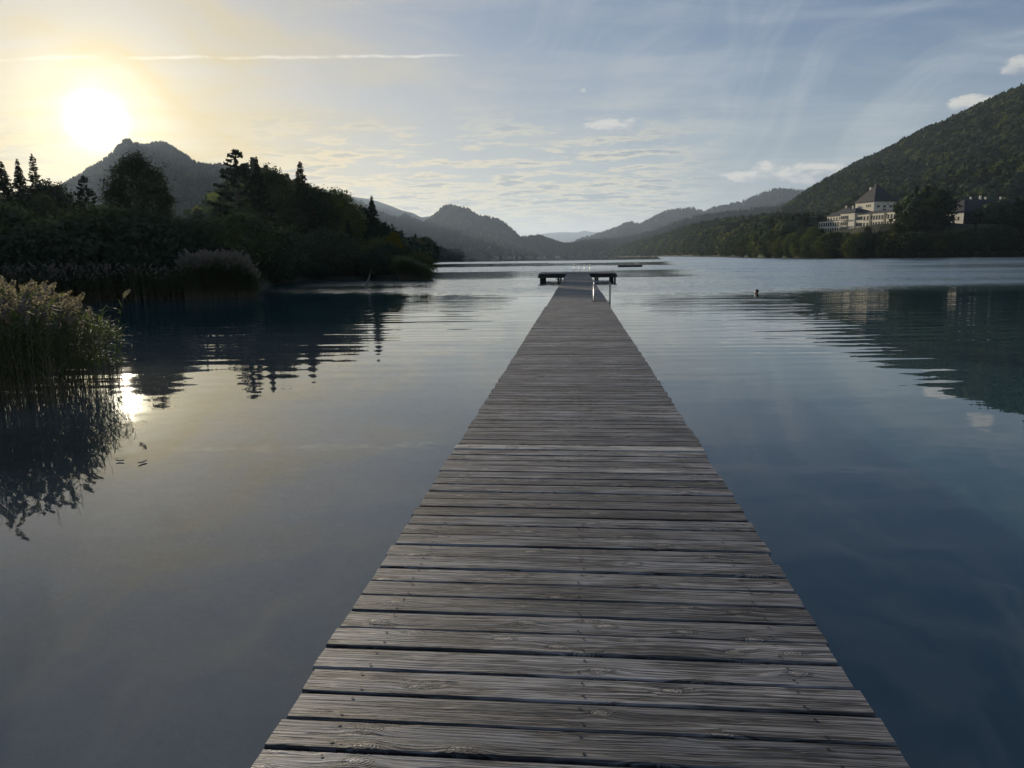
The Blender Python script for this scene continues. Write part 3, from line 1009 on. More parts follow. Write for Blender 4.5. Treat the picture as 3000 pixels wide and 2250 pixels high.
for rg, n, coll, h0, h1, lab in (
        (big_right, 40000, mixed, 10, 19, 'dense mixed forest covering the steep mountain on the right'),
        (east_hill, 9000, mixed, 13, 22, 'sunlit green woods along the far right shore'),
        (left_hill, 4200, mixed, 9, 17, 'dark woods on the near left hill under the sun mountain'),
        (sun_mtn, 24000, spruce, 8, 14, 'hazy forest on the mountain below the sun'),
        (dome, 16000, spruce, 13, 26, 'forest on the dome shaped mountain across the lake'),
        (right_back, 12000, spruce, 14, 26, 'forest on the grey blue mountains behind the middle hill'),
        (right_mid, 9000, spruce, 12, 24, 'forest on the dark middle hill right of the valley'),
        (low_left, 2200, spruce, 12, 22, 'forest on the low dark spit behind the left headland'),
        (mid_left, 7000, spruce, 12, 24, 'forest on the grey mountain behind the left hill')):
    P = rg.scatter(n)
    if rg is dome:
        Rr = np.hypot(P[:, 0], P[:, 1])
        P = P[~((Rr < 3120) & (np.abs(P[:, 0] / P[:, 1] - 0.0) < 0.09) & (rng.random(len(P)) < 0.85))]
    instancer('forest', P - np.array([0, 0, 0.8]), rng.uniform(h0, h1, len(P)), coll, lab, squash=(0.85, 1.25))

# ------------------------------------------------------------------ left bank: single trees
proto('spruce_a', 'c', h=13.0, w=2.1, seed=1, droop=0.42, gap=0.42)
proto('spruce_b', 'c', h=14.0, w=2.5, seed=2, droop=0.35, gap=0.36, dens=1.5, needle=0.20)
proto('larch', 'c', h=13.0, w=3.0, seed=3, droop=0.15, gap=0.45, dens=1.2, needle=0.18)
proto('pine', 'c', h=14.0, w=3.6, seed=4, droop=0.05, gap=0.80, dens=1.3, power=0.75, start=0.30, tuft=1.0, needle=0.30)
proto('oak', 'b', h=13.0, w=3.9, seed=5, n_cl=330, per=40, leaf=0.21, shape=0.85, clump=0.55)
proto('round', 'b', h=11.0, w=3.6, seed=6, n_cl=260, per=36, leaf=0.22, shape=0.9, clump=0.55)
proto('loose', 'b', h=11.0, w=3.0, seed=7, n_cl=130, per=34, leaf=0.20, shape=0.7, clump=0.45, limbs=34)
proto('bush', 'b', h=4.5, w=2.6, seed=8, n_cl=170, per=34, leaf=0.16, shape=0.8, z0f=0.0, clump=0.42, limbs=12)
proto('bush_b', 'b', h=4.0, w=2.9, seed=9, n_cl=190, per=30, leaf=0.15, shape=1.0, z0f=0.0, clump=0.40, limbs=12)

LEFT = [  # key, px, top py, distance, material, width factor, name, label
    ('spruce_b', 2, 470, 84, M_CON, 1.2, 'spruce_tree', 'dark spruce cut by the left edge of the view'),
    ('spruce_b', 49, 462, 86, M_CON, 0.95, 'spruce_tree', 'spruce with thin upper branches beside the taller larch at far left'),
    ('larch', 92, 447, 84, M_CON, 0.85, 'larch_tree', 'tall ragged larch against the glow left of the sun'),
    ('round', 128, 528, 90, M_DEC, 0.9, 'broadleaf_tree', 'low round crown just right of the ragged larch'),
    ('loose', 172, 534, 92, M_DEC, 0.9, 'broadleaf_tree', 'small loose tree under the sun'),
    ('pine', 243, 512, 80, M_CON, 0.85, 'pine_tree', 'slender pine in front of the left flank of the sun mountain'),
    ('oak', 392, 450, 79, M_CON, 1.02, 'broadleaf_tree', 'tall dense egg shaped tree in front of the sun mountain'),
    ('loose', 336, 515, 80, M_DEC, 0.6, 'broadleaf_tree', 'thin side tree leaning out left of the tall egg shaped tree'),
    ('round', 480, 640, 84, M_DEC, 0.9, 'broadleaf_tree', 'shaded low tree at the right foot of the egg shaped tree'),
    ('pine', 690, 435, 88, M_CON, 1.15, 'pine_tree', 'open crowned pine with a tiered top above the plumed reeds'),
    ('spruce_b', 750, 456, 96, M_CON, 1.0, 'spruce_tree', 'spruce tip just right of the open crowned pine'),
    ('round', 645, 590, 92, M_DEC, 0.9, 'broadleaf_tree', 'dark rounded tree left of the open crowned pine'),
    ('oak', 795, 492, 108, M_DEC, 1.0, 'broadleaf_tree', 'large dark broadleaf tree between the two spruce tips'),
    ('spruce_b', 877, 472, 112, M_CON, 1.25, 'spruce_tree', 'narrow pointed spruce rising alone above the dark slope'),
    ('round', 850, 545, 118, M_DEC, 1.15, 'broadleaf_tree', 'broad dark crown in front of the narrow pointed spruce'),
    ('oak', 932, 552, 122, M_DEC, 1.1, 'broadleaf_tree', 'broad tree stepping down right of the narrow pointed spruce'),
    ('round', 985, 555, 124, M_DECL, 1.1, 'broadleaf_tree', 'lighter green leafy tree halfway down the left slope'),
    ('loose', 1035, 605, 122, M_DECL, 1.1, 'broadleaf_tree', 'loose pale tree beside the lone drooping spruce'),
    ('spruce_b', 1088, 570, 118, M_CON, 1.15, 'spruce_tree', 'lone drooping spruce near the tip of the left headland'),
    ('round', 1110, 655, 116, M_DEC, 0.95, 'broadleaf_tree', 'dark low tree right behind the lone drooping spruce'),
    ('round', 1152, 678, 111, M_GOLD, 0.8, 'broadleaf_tree', 'golden leaved tree at the tip of the left headland'),
    ('loose', 555, 680, 80, M_DECL, 0.9, 'broadleaf_tree', 'pale thin tree behind the left end of the plumed reeds'),
    ('spruce_b', 148, 548, 100, M_CON, 0.9, 'spruce_tree', 'small spruce between the ragged larch and the slender pine'),
    ('larch', 205, 560, 92, M_CON, 0.8, 'larch_tree', 'thin larch left of the slender pine'),
    ('larch', 285, 600, 84, M_CON, 0.8, 'larch_tree', 'short larch between the slender pine and the egg shaped tree'),
    ('spruce_b', 532, 640, 92, M_CON, 1.0, 'spruce_tree', 'low spruce right of the egg shaped tree'),
    ('larch', 735, 520, 92, M_CON, 0.9, 'larch_tree', 'loose larch leaning on the open crowned pine'),
    ('loose', 905, 540, 118, M_DEC, 1.0, 'broadleaf_tree', 'thin leafy tree just right of the narrow pointed spruce'),
    ('round', 590, 655, 98, M_DEC, 1.0, 'broadleaf_tree', 'shaded tree in the hollow between egg shaped tree and open pine'),
]
for key, px, py, D, mat, sx, nm, lab in LEFT:
    D = D * 1.28 if px < 740 else (D * 1.12 if px < 1000 else D * 0.92)
    P = at(px, py, D)
    z0 = z_left(P.x, P.y)
    plant(key, P.x, P.y, z0 - 0.1, P.z - z0, mat, nm, sx=sx, label=lab)

# more trees fill the bank behind them
fill = []
for i in range(72):
    px = random.uniform(-380, 1130)
    S = np.interp(px, LB_PX, LB_SH)
    D = S + random.uniform(14, 75)
    x, y = horiz(px, D)
    lim = float(np.interp(px, [-380, 0, 130, 300, 420, 560, 640, 700, 800, 900, 1000, 1100, 1130], [520, 545, 570, 610, 620, 665, 640, 585, 560, 590, 630, 690, 720]))
    top = at(px, lim + random.choice((-10, 20, 60, 110)) + random.uniform(0, 30), D).z
    z0 = z_left(x, y)
    h = max(4.0, top - z0)
    plant(random.choice(('round', 'loose', 'loose', 'oak', 'spruce_b', 'larch')), x, y, z0 - 0.2, h, random.choice((M_DEC, M_DEC, M_CON, M_DECL if px > 850 else M_DEC)),
          'bank_tree', sx=random.uniform(0.85, 1.2), label='shaded tree in the dense belt along the left bank', group='trees in the dense belt along the left bank')
for i in range(46):
    px = random.uniform(-300, 1235)
    S = np.interp(px, LB_PX, LB_SH)
    D = S + random.uniform(1.5, 9)
    x, y = horiz(px, D)
    z0 = z_left(x, y)
    mat = random.choice((M_DEC, M_DEC, M_DEC if px < 900 else M_DECL, M_GOLD if px > 1100 else M_DEC))
    hb = random.choice((random.uniform(1.6, 3.4), random.uniform(3.0, 5.8))) * (0.55 if px > 1170 else 1.0)
    plant(random.choice(('bush', 'bush_b')), x, y, z0 - 0.2, hb, mat,
          'bush', sx=1.15, label='leafy bush at the water edge of the left bank', cat='bush', group='bushes at the water edge of the left bank')

# ------------------------------------------------------------------ reeds
def reed(seed, h=2.3, plume=True, leaves=8):
    r_ = np.random.default_rng(seed)
    V, Fc, mi = [], [], []
    bend = r_.uniform(0.05, 0.30)
    ba = r_.uniform(0, 6.28)

    def stem(t):
        o_ = bend * t ** 2.2
        return np.array([math.cos(ba) * o_, math.sin(ba) * o_, h * t - 0.25 * (1 - t)])
    nseg = 5
    for k in range(nseg + 1):
        c = stem(k / nseg)
        rr = 0.0075 * (1 - 0.6 * k / nseg)
        for q in range(3):
            a = q * 2.094
            V.append(c + np.array([math.cos(a) * rr, math.sin(a) * rr, 0]))
    for k in range(nseg):
        for q in range(3):
            Fc.append((k * 3 + q, k * 3 + (q + 1) % 3, k * 3 + 3 + (q + 1) % 3, k * 3 + 3 + q))
            mi.append(1)
    for l_ in range(leaves):
        t = r_.uniform(0.30, 0.92)
        c = stem(t)
        a = r_.uniform(0, 6.28)
        L = r_.uniform(0.35, 0.65)
        wd = r_.uniform(0.010, 0.018)
        dv = np.array([math.cos(a), math.sin(a), 0])
        sd = np.array([-math.sin(a), math.cos(a), 0])
        upk = r_.uniform(0.5, 1.0)
        dr = r_.uniform(0.25, 0.75)
        b = len(V)
        for s, ww in ((0, 0.5), (0.3, 1.0), (0.65, 0.8), (1.0, 0.02)):
            p = c + dv * L * s * 0.8 + np.array([0, 0, L * (upk * s - dr * s * s)])
            V.append(p + sd * wd * ww)
            V.append(p - sd * wd * ww)
        for s in range(3):
            Fc.append((b + 2 * s, b + 2 * s + 1, b + 2 * s + 3, b + 2 * s + 2))
            mi.append(0)
    if plume:
        n = 90
        t = r_.random(n)
        a = r_.uniform(0, 6.28, n)
        rr = 0.055 * np.sin(np.pi * np.clip(t * 0.9 + 0.08, 0, 1)) * r_.uniform(0.3, 1.2, n)
        tip = stem(1.0)
        hang = np.array([math.cos(ba), math.sin(ba)])
        C = np.stack([tip[0] + hang[0] * 0.16 * t ** 1.5 + np.cos(a) * rr, tip[1] + hang[1] * 0.16 * t ** 1.5 + np.sin(a) * rr, tip[2] - 0.05 + 0.30 * t - 0.05 * t ** 2], 1)
        Vq, Fq = quads(C, 0.035, asp=2.2)
        b = len(V)
        V.extend(list(Vq))
        Fc.extend([tuple(int(q) + b for q in f) for f in Fq])
        mi.extend([2] * len(Fq))
    return V, Fc, mi


def reed_mesh(seed, **kw):
    V, Fc, mi = reed(seed, **kw)
    return mesh('reed', V, Fc, [M_REED, M_STEM, M_PLUME], mi)


reeds_c = bpy.data.collections.new('reed_kinds')
reeds_nc = bpy.data.collections.new('reed_kinds_green')
for i in range(7):
    reeds_c.objects.link(bpy.data.objects.new('reed_kind', reed_mesh(i, plume=i != 3)))
for i in range(4):
    reeds_nc.objects.link(bpy.data.objects.new('reed_kind', reed_mesh(20 + i, plume=False, leaves=10)))

# near stand at the left, standing in the water
P, Hh, Pg, Hg = [], [], [], []
for i in range(1350):
    px = 318 - 880 * random.random() ** 1.15
    t = random.random()
    if px > 100:
        k = (330 - px) / 230.0
        D = 16.2 + random.uniform(-1, 1) * (0.35 + 2.2 * k)
        h = 1.15 + 0.55 * min(1, k * 1.5)
    else:
        D = random.uniform(13.6, 19.6) if px > -120 else random.uniform(14.5, 20)
        h = 1.85 + 0.08 * min(3, (100 - px) / 100)
    if px > 200 and random.random() < 0.45 + 0.4 * (px - 200) / 130:
        continue
    x, y = horiz(px, D)
    h = h * random.uniform(0.80, 1.08)
    # the leafless, plume-less young reeds stand along the outer edge
    if px > 205 or (random.random() < 0.45):
        Pg.append((x, y, 0.0)); Hg.append(h / 2.3)
    else:
        P.append((x, y, 0.0)); Hh.append(h / 2.55)
instancer('reed_bed', P, Hh, reeds_c, 'plumed reeds standing in the water at the near left', squash=(1.0, 1.3), tilt=0.05)
instancer('young_reed_bed', Pg, Hg, reeds_nc, 'green reeds without plumes at the outer edge of the near stand', squash=(1.0, 1.3), tilt=0.06)

# reeds along the left bank and along the castle headland
P, Hh, Pg, Hg = [], [], [], []
for i in range(6500):
    px = random.choice((random.uniform(-300, 745), random.uniform(530, 745), random.uniform(1165, 1262)))
    S = np.interp(px, LB_PX, LB_SH)
    D = S + random.uniform(-1.8, 2.2)
    x, y = horiz(px, D)
    hh = float(np.interp(px, [-300, 520, 560, 700, 748, 1160, 1180, 1240, 1262], [2.1, 2.1, 2.75, 2.75, 1.5, 2.6, 2.6, 1.7, 0.9]))
    hh *= 1 + (0.30 if px < 520 else 0.10) * noise.noise(Vector((px * 0.03, D * 0.3, 0)))
    hh *= random.uniform(0.72, 1.1)
    if px > 1160:
        Pg.append((x, y, 0.0)); Hg.append(hh / 2.35)
    elif (330 < px < 520 and random.random() < 0.6) or (px >= 520 and random.random() < 0.45):
        Pg.append((x, y, 0.0)); Hg.append(hh / 2.6)
    else:
        P.append((x, y, 0.0)); Hh.append(hh / 2.55)
instancer('bank_reeds', P, Hh, reeds_c, 'belt of reeds with pink plumes along the left bank', squash=(0.95, 1.4), tilt=0.05)
instancer('tip_reeds', Pg, Hg, reeds_nc, 'green reeds round the tip of the left headland', squash=(1.3, 2.2), tilt=0.07)
P, Hh = [], []
for i in range(1500):
    px = random.uniform(2650, 3050)
    S = np.interp(px, PN_PX, PN_SH)
    x, y = horiz(px, S - random.uniform(0, 3))
    P.append((x, y, 0.0)); Hh.append(random.uniform(0.4, 0.9))
instancer('far_reeds', P, Hh, reeds_c, 'thin tan reed fringe below the dark trees at the right shore', squash=(2.5, 4.0))

# single reeds that stand free of the stand
for k, (px, D, h, lab) in enumerate(((352, 16.3, 1.0, 'free standing green reed farthest right of the near stand'),
                                     (318, 16.7, 1.15, 'short reed with arching leaves beside the near stand'),
                                     (301, 17.3, 1.65, 'leaning reed with a small plume above the others at the stand edge'))):
    x, y = horiz(px, D)
    o = link('reed', reed_mesh(60 + k, plume=k == 2, leaves=9), None, (x, y, 0), (0.05 * k, 0.03, k), (h / 2.3,) * 3, label=lab, cat='reed')

# ------------------------------------------------------------------ jetty
JAZ = R(5.35)
jetty = empty('jetty', (0.0, 0.0, DECK), -JAZ, label='long weathered wooden jetty running out to a T shaped bathing platform', cat='jetty')
JM = Matrix.Translation((0, 0, DECK)) @ Matrix.Rotation(-JAZ, 4, 'Z')
W2 = 1.012
JOINTS = [5.75, 13.95, 22.6, 31.3, 40.0, 48.6, 57.3, 66.0]
OFFS = [0.0, 0.006, -0.006, 0.022, 0.0, 0.015, -0.01, 0.0]


def plank_mesh(name, seed, L=2.02, w=0.142, t=0.036, mat=M_WOOD, segs=6):
    r_ = random.Random(seed)
    V = []
    e0, e1 = r_.uniform(-0.004, 0.004), r_.uniform(-0.004, 0.004)
    bow = r_.uniform(-0.0025, 0.0025)
    cup = r_.uniform(-0.002, 0.0025)
    for i in range(segs + 1):
        s = i / segs
        x = -L / 2 + L * s
        b = bow * math.sin(math.pi * s)
        ya, yb = -w / 2 + b + r_.uniform(-0.0012, 0.0012), w / 2 + b + r_.uniform(-0.0012, 0.0012)
        z = r_.uniform(-0.0008, 0.0008)
        xa = x + (e0 if i == 0 else 0)
        xb = x + (e1 if i == segs else 0)
        V += [(xa, ya, -t), (xa, ya, z - 0.005 + cup), (xa, ya + 0.006, z + cup), (xb, 0, z), (xb, yb - 0.006, z + cup), (xb, yb, z - 0.005 + cup), (xb, yb, -t)]
    Fc = []
    for i in range(segs):
        for k in range(6):
            Fc.append((i * 7 + k, (i + 1) * 7 + k, (i + 1) * 7 + k + 1, i * 7 + k + 1))
        Fc.append((i * 7 + 6, (i + 1) * 7 + 6, (i + 1) * 7, i * 7))
    Fc.append(tuple(range(7)))
    Fc.append(tuple(segs * 7 + k for k in reversed(range(7))))
    return mesh(name, V, Fc, mat)


plank_kinds = [plank_mesh('plank', s) for s in range(12)]
pale_plank = plank_mesh('plank', 99, L=2.03, w=0.088, mat=M_WOOD_L)
jr = random.Random(11)
y = -1.2
screws = MB()
run = MB()
n_single = 0
pend = None
while y < 66.0 - 0.15:
    sec = sum(1 for j in JOINTS if j <= y + 0.07)
    nxt = JOINTS[min(sec, len(JOINTS) - 1)]
    ox = OFFS[min(sec, len(OFFS) - 1)]
    gap = jr.uniform(0.006, 0.013)
    rem = nxt - y
    joint = rem < 0.15 and sec < 7
    if joint:
        w = rem - 0.004
    elif rem < 0.25 and sec < 7:
        w = rem - 0.09 - gap
        y_end = y + w + gap
    else:
        w = 0.142 * jr.uniform(0.975, 1.02)
        y_end = y + w + gap
    yc = y + w / 2
    ex = jr.uniform(-0.012, 0.012)
    rz = jr.uniform(-0.0022, 0.0022)
    dzp = jr.uniform(-0.0025, 0.0025)
    if y < 22.6:
        if joint:
            o = link('plank', pale_plank, jetty, (ox, yc, 0.006), (0, 0, rz), (1, w / 0.088, 1))
            tag(o, 'pale narrow board closing a deck section')
            y = nxt + 0.022
        else:
            o = link('plank', jr.choice(plank_kinds), jetty, (ox + ex, yc, dzp), (0, 0, rz), (1, w / 0.142, 1))
            if jr.random() < 0.5:
                o.rotation_euler = (0, 0, math.pi + rz)
        n_single += 1
    else:
        run.box(ox + ex - W2, ox + ex + W2, yc - w / 2, yc + w / 2, -0.036, dzp)
        if joint:
            y = nxt + 0.02
    if y < 34 and not joint:
        for sxp in (-0.80, 0.02, 0.80):
            for sy in (-0.042, 0.042):
                xx, yy = ox + sxp + jr.uniform(-0.015, 0.015), yc + sy + jr.uniform(-0.006, 0.006)
                zz = dzp + 0.0016
                n = 6
                rr = 0.0065
                screws.add([(xx + rr * math.cos(k * 1.047), yy + rr * math.sin(k * 1.047), zz) for k in range(n)], [tuple(range(n))])
    if not joint:
        y = y_end
run.build('far_planks', M_WOOD, jetty, kind='stuff')
screws.build('screw_heads', M_SCREW, jetty, kind='stuff')
# frame below the deck
edges = [-1.2] + JOINTS
for i in range(len(edges) - 1):
    y0, y1, ox = edges[i] + 0.02, edges[i + 1] - 0.02, OFFS[i]
    for xb in (-0.80, 0.02, 0.80):
        b = MB()
        b.box(ox + xb - 0.05, ox + xb + 0.05, y0, y1, -0.22, -0.040)
        b.build('beam', M_BEAM, jetty)
    b = MB()
    b.box(ox - 0.98, ox + 0.98, y1 - 0.12, y1 + 0.10, -0.42, -0.222)
    b.build('cross_beam', M_BEAM, jetty)
    for xs in (-0.78, 0.78):
        b = MB()
        b.tube([(ox + xs, y1, -4.0), (ox + xs, y1, -0.424)], 0.10, 10)
        b.build('pile', M_BEAM, jetty, smooth=True)

# T platform
PX0, PX1, PY0, PY1 = -3.62, 3.55, 66.0, 73.4
pk = MB()
yy = PY0
while yy < PY1 - 0.1:
    pk.box(PX0 + jr.uniform(-0.02, 0.02), PX1 + jr.uniform(-0.02, 0.02), yy, yy + 0.142, -0.045, jr.uniform(-0.002, 0.003))
    yy += 0.152
pk.build('platform_planks', M_WOOD, jetty, kind='stuff')
b = MB()
for xs in (PX0 + 0.12, -2.2, -1.05, 1.05, 2.2, PX1 - 0.12):
    b = MB()
    b.box(xs - 0.06, xs + 0.06, PY0 + 0.05, PY1 - 0.05, -0.115, -0.048)
    b.build('joist', M_BEAM, jetty)
for yb in (PY0 + 0.15, (PY0 + PY1) / 2, PY1 - 0.25):
    b = MB()
    b.box(PX0 - 0.03, PX1 + 0.03, yb - 0.10, yb + 0.10, -0.37, -0.118)
    b.build('cross_beam', M_BEAM, jetty)
for (xp, yp) in ((-3.38, PY0 + 0.15), (-3.20, PY0 + 0.15), (-1.75, PY0 + 0.15), (1.62, PY0 + 0.15), (2.95, PY0 + 0.15), (3.18, PY0 + 0.4), (3.38, PY0 + 0.15), (3.3, PY1 - 0.25), (2.0, PY1 - 0.25),
                 (-3.3, PY1 - 0.25), (-1.7, PY1 - 0.25), (0, PY1 - 0.25), (0, (PY0 + PY1) / 2), (-3.3, (PY0 + PY1) / 2), (3.3, (PY0 + PY1) / 2)):
    b = MB()
    b.tube([(xp, yp, -4.5), (xp, yp, -0.372)], 0.095, 10)
    b.build('pile', M_BEAM, jetty, smooth=True)
for (xp, s) in ((-1.75, -1), (1.62, 1)):
    b = MB()
    b.tube([(xp, PY0 + 0.02, -0.62), (xp + s * 0.24, PY0 + 0.02, -0.38)], 0.035, 6)
    b.build('brace', M_BEAM, jetty)


# swimming ladders
def arc(cx, cz, r_, a0, a1, n=5):
    return [(cx + r_ * math.cos(a0 + (a1 - a0) * k / n), cz + r_ * math.sin(a0 + (a1 - a0) * k / n)) for k in range(n + 1)]


def ladder(loc, rz, width, reach, h, label, rad=0.022, depth=-2.3):
    """two bent tube rails that step over the deck edge; local +X points outboard"""
    root = empty('swimming_ladder', loc, rz, label=label, cat='ladder')
    for sy in (-width / 2, width / 2):
        b = MB()
        prof = [(0.0, 0.012), (0.0, h - 0.06)] + arc(0.06, h - 0.06, 0.06, math.pi, math.pi / 2) + arc(reach - 0.06, h - 0.06, 0.06, math.pi / 2, 0) + [(reach, depth)]
        b.tube([(p[0], sy, p[1]) for p in prof], rad, 10)
        b.build('rail', M_STEEL, root, smooth=True)
        b = MB()
        b.box(-0.09, reach - 0.03, sy - 0.035, sy + 0.035, 0.003, 0.013)
        b.build('foot_plate', M_BEAM, root)
    for k in range(6):
        b = MB()
        zz = -0.25 - 0.3 * k
        b.box(reach - 0.045, reach + 0.045, -width / 2 + rad, width / 2 - rad, zz, zz + 0.02)
        b.build('rung', M_STEEL, root)
    return root


def jw(x, y, z=0.0):
    return tuple(JM @ Vector((x, y, z)))


ladder(jw(0.57, 25.3, 0.0), -JAZ, 0.62, 0.555, 0.66, 'steel swimming ladder on the right side of the jetty, nearer than the platform', 0.023)
ladder(jw(-0.1, PY1 - 0.5, 0.0), -JAZ + math.pi / 2, 0.50, 0.60, 0.80, 'left one of two small steel ladders on the far edge of the platform', 0.032)
ladder(jw(0.95, PY1 - 2.6, 0.0), -JAZ + math.pi / 2, 0.56, 0.60, 0.72, 'right one of two small steel ladders on the bathing platform', 0.02) if False else \
    ladder(jw(0.95, PY1 - 0.5, 0.0), -JAZ + math.pi / 2, 0.56, 0.60, 0.74, 'right one of two small steel ladders on the far edge of the platform', 0.032)

# ------------------------------------------------------------------ raft, swimmer, stake, floating bits
rp = at(1846, 779, 154)
raft = empty('bathing_raft', (rp.x, rp.y, 0), -math.atan2(rp.x, rp.y), label='dark floating bathing raft out on the lake right of the platform', cat='raft')
raft.scale = (0.84, 0.84, 0.9)
for k in range(12):
    b = MB()
    b.box(-3.1, 3.1, -1.5 + k * 0.25, -1.5 + k * 0.25 + 0.235, 0.40, 0.44)
    b.build('deck_board', M_BEAM, raft)
for yy in (-1.25, 0.0, 1.25):
    b = MB()
    b.box(-3.0, 3.0, yy - 0.22, yy + 0.22, -0.25, 0.397)
    b.build('float', M_BEAM, raft)
for xx in (1.2, 1.75):
    b = MB()
    b.tube([(xx, 1.2, 0.44), (xx, 1.2, 1.25), (xx, 1.3, 1.35), (xx, 1.5, 1.35), (xx, 1.62, 1.2), (xx, 1.62, -1.2)], 0.025, 8)
    b.build('ladder_rail', M_STEEL, raft, smooth=True)

M_SKIN = simple('skin', (0.42, 0.24, 0.17), 0.5, var=0.08)
M_HAIR = simple('dark_hair', (0.02, 0.015, 0.012), 0.6, var=0.3, scale=30)
hp = at(2218, 850, 45)


def swimmer(loc, rz):
    root = empty('person', loc, rz, label='person swimming far out, only head and shoulders above the water', cat='person')
    # one closed skin: chest under water, shoulders, neck, head; x = side, y = front
    prof = [(-0.55, 0.13, 0.09, 0), (-0.35, 0.17, 0.11, 0), (-0.15, 0.20, 0.12, 0), (-0.06, 0.205, 0.11, 0), (-0.02, 0.17, 0.09, 0), (0.01, 0.10, 0.07, 0), (0.03, 0.062, 0.062, 0.005),
            (0.075, 0.055, 0.058, 0.01), (0.10, 0.058, 0.068, 0.022), (0.12, 0.066, 0.085, 0.028), (0.15, 0.072, 0.092, 0.025), (0.19, 0.077, 0.096, 0.02), (0.23, 0.079, 0.099, 0.012),
            (0.27, 0.074, 0.094, 0.006), (0.30, 0.058, 0.076, 0.0), (0.32, 0.034, 0.045, -0.002), (0.328, 0.008, 0.01, -0.003)]
    n = 16
    V, Fc = [], []
    for (z, rx, ry, yo) in prof:
        for k in range(n):
            a = 2 * math.pi * k / n
            yy = yo + ry * math.sin(a)
            xx = rx * math.cos(a)
            if k in (4,) and 0.15 <= z <= 0.20:
                yy += 0.022 if z < 0.17 else 0.012           # nose
            if k in (3, 5) and abs(z - 0.23) < 0.01:
                yy -= 0.008                                  # eye sockets
            if k in (0, 8) and 0.15 <= z <= 0.24:
                xx *= 1.16                                   # ears
            V.append((xx, yy, z))
    for j in range(len(prof) - 1):
        for k in range(n):
            Fc.append((j * n + k, j * n + (k + 1) % n, (j + 1) * n + (k + 1) % n, (j + 1) * n + k))
    Fc.append(tuple(reversed(range(n))))
    Fc.append(tuple((len(prof) - 1) * n + k for k in range(n)))
    link('body', mesh('body', V, Fc, M_SKIN, smooth=True), root)
    V, Fc = [], []
    hp_ = [(0.14, 0.074, 0.098), (0.19, 0.085, 0.106), (0.24, 0.088, 0.109), (0.285, 0.082, 0.102), (0.32, 0.06, 0.078), (0.34, 0.02, 0.03)]
    for j, (z, rx, ry) in enumerate(hp_):
        for k in range(n):
            a = 2 * math.pi * k / n
            s = math.sin(a)
            zz = z + (0.09 * max(0, s) if j < 2 else 0.0) * (1 if j == 0 else 0.5)
            V.append((rx * math.cos(a), 0.008 + ry * s, zz))
    for j in range(len(hp_) - 1):
        for k in range(n):
            Fc.append((j * n + k, j * n + (k + 1) % n, (j + 1) * n + (k + 1) % n, (j + 1) * n + k))
    Fc.append(tuple((len(hp_) - 1) * n + k for k in range(n)))
    link('hair', mesh('hair', V, Fc, M_HAIR, smooth=True), root)


swimmer((hp.x, hp.y, -0.09), R(70))

b = MB()
p0, p1 = at(1073, 834, 59.5), at(1087, 789, 59.5)
b.tube([(p0.x - 0.15, p0.y, -0.6), (p0.x, p0.y, p0.z), (p0.x * 0.4 + p1.x * 0.6 + 0.02, p0.y, p1.z * 0.6), (p1.x, p1.y, p1.z)], [0.085, 0.08, 0.06, 0.03], 9)
b.build('driftwood_stake', simple('grey_deadwood', (0.20, 0.18, 0.16), 0.85, var=0.3, scale=8), None, smooth=True, label='leaning grey dead branch sticking out of the water off the left headland', cat='branch')

M_FLOAT = simple('dry_leaf', (0.5, 0.46, 0.4), 0.8, var=0.2)
for k, (px, py, s, lab) in enumerate(((352, 1353, 0.05, 'pale curled leaf floating left of its twin on the near left water'),
                                      (418, 1357, 0.06, 'pale curled leaf floating right of its twin on the near left water'))):
    rr = ray(px, py)
    kk = CAM_H / -rr.z
    b = MB()
    n = 7
    V = []
    for i in range(n):
        t = i / (n - 1)
        wv = s * 0.35 * math.sin(math.pi * t) + 0.002
        zz = 0.006 + 0.010 * (2 * t - 1) ** 2
        V += [(s * 2 * (t - 0.5), -wv, zz + 0.012), (s * 2 * (t - 0.5), 0, zz), (s * 2 * (t - 0.5), wv, zz + 0.012)]
    Fc = [(3 * i + a, 3 * i + 3 + a, 3 * i + 4 + a, 3 * i + 1 + a) for i in range(n - 1) for a in (0, 1)]
    b.add(V, Fc)
    b.build('floating_leaf', M_FLOAT, None, loc=(rr.x * kk, rr.y * kk, 0.0), rot=(0, 0, k * 1.1), label=lab, cat='leaf')

# ------------------------------------------------------------------ castle hotel
M_WALL = simple('cream_render', (0.68, 0.63, 0.50), 0.9, var=0.06, scale=0.4)
M_WHITE = simple('white_render', (0.66, 0.62, 0.52), 0.9, var=0.06, scale=0.4)
M_ROOF = simple('slate_roof', (0.026, 0.026, 0.031), 0.8, var=0.25, scale=1.5, bump=0.02)
M_GLASS = simple('window_glass', (0.02, 0.025, 0.03), 0.12, var=0.1)
M_FRAME = simple('window_frame', (0.30, 0.26, 0.20), 0.7, var=0.1)

cx_, cy_ = horiz(2560, 430)
r_v = Vector((cy_, -cx_, 0)).normalized()          # to the right as seen from the jetty
f_v = Vector((cx_, cy_, 0)).normalized()
nL = (f_v * -math.sin(R(42)) + r_v * -math.cos(R(42)))
nL = (-f_v * math.cos(R(48)) - r_v * math.sin(R(48))).normalized()
e1 = Vector((-nL.y, nL.x, 0))
if e1.dot(r_v) < 0:
    e1 = -e1
t_v = -nL
BANG = math.atan2(e1.y, e1.x)
# local axes: X = e1 (along the sunlit front), Y = away behind it
hand = e1.cross(t_v).z


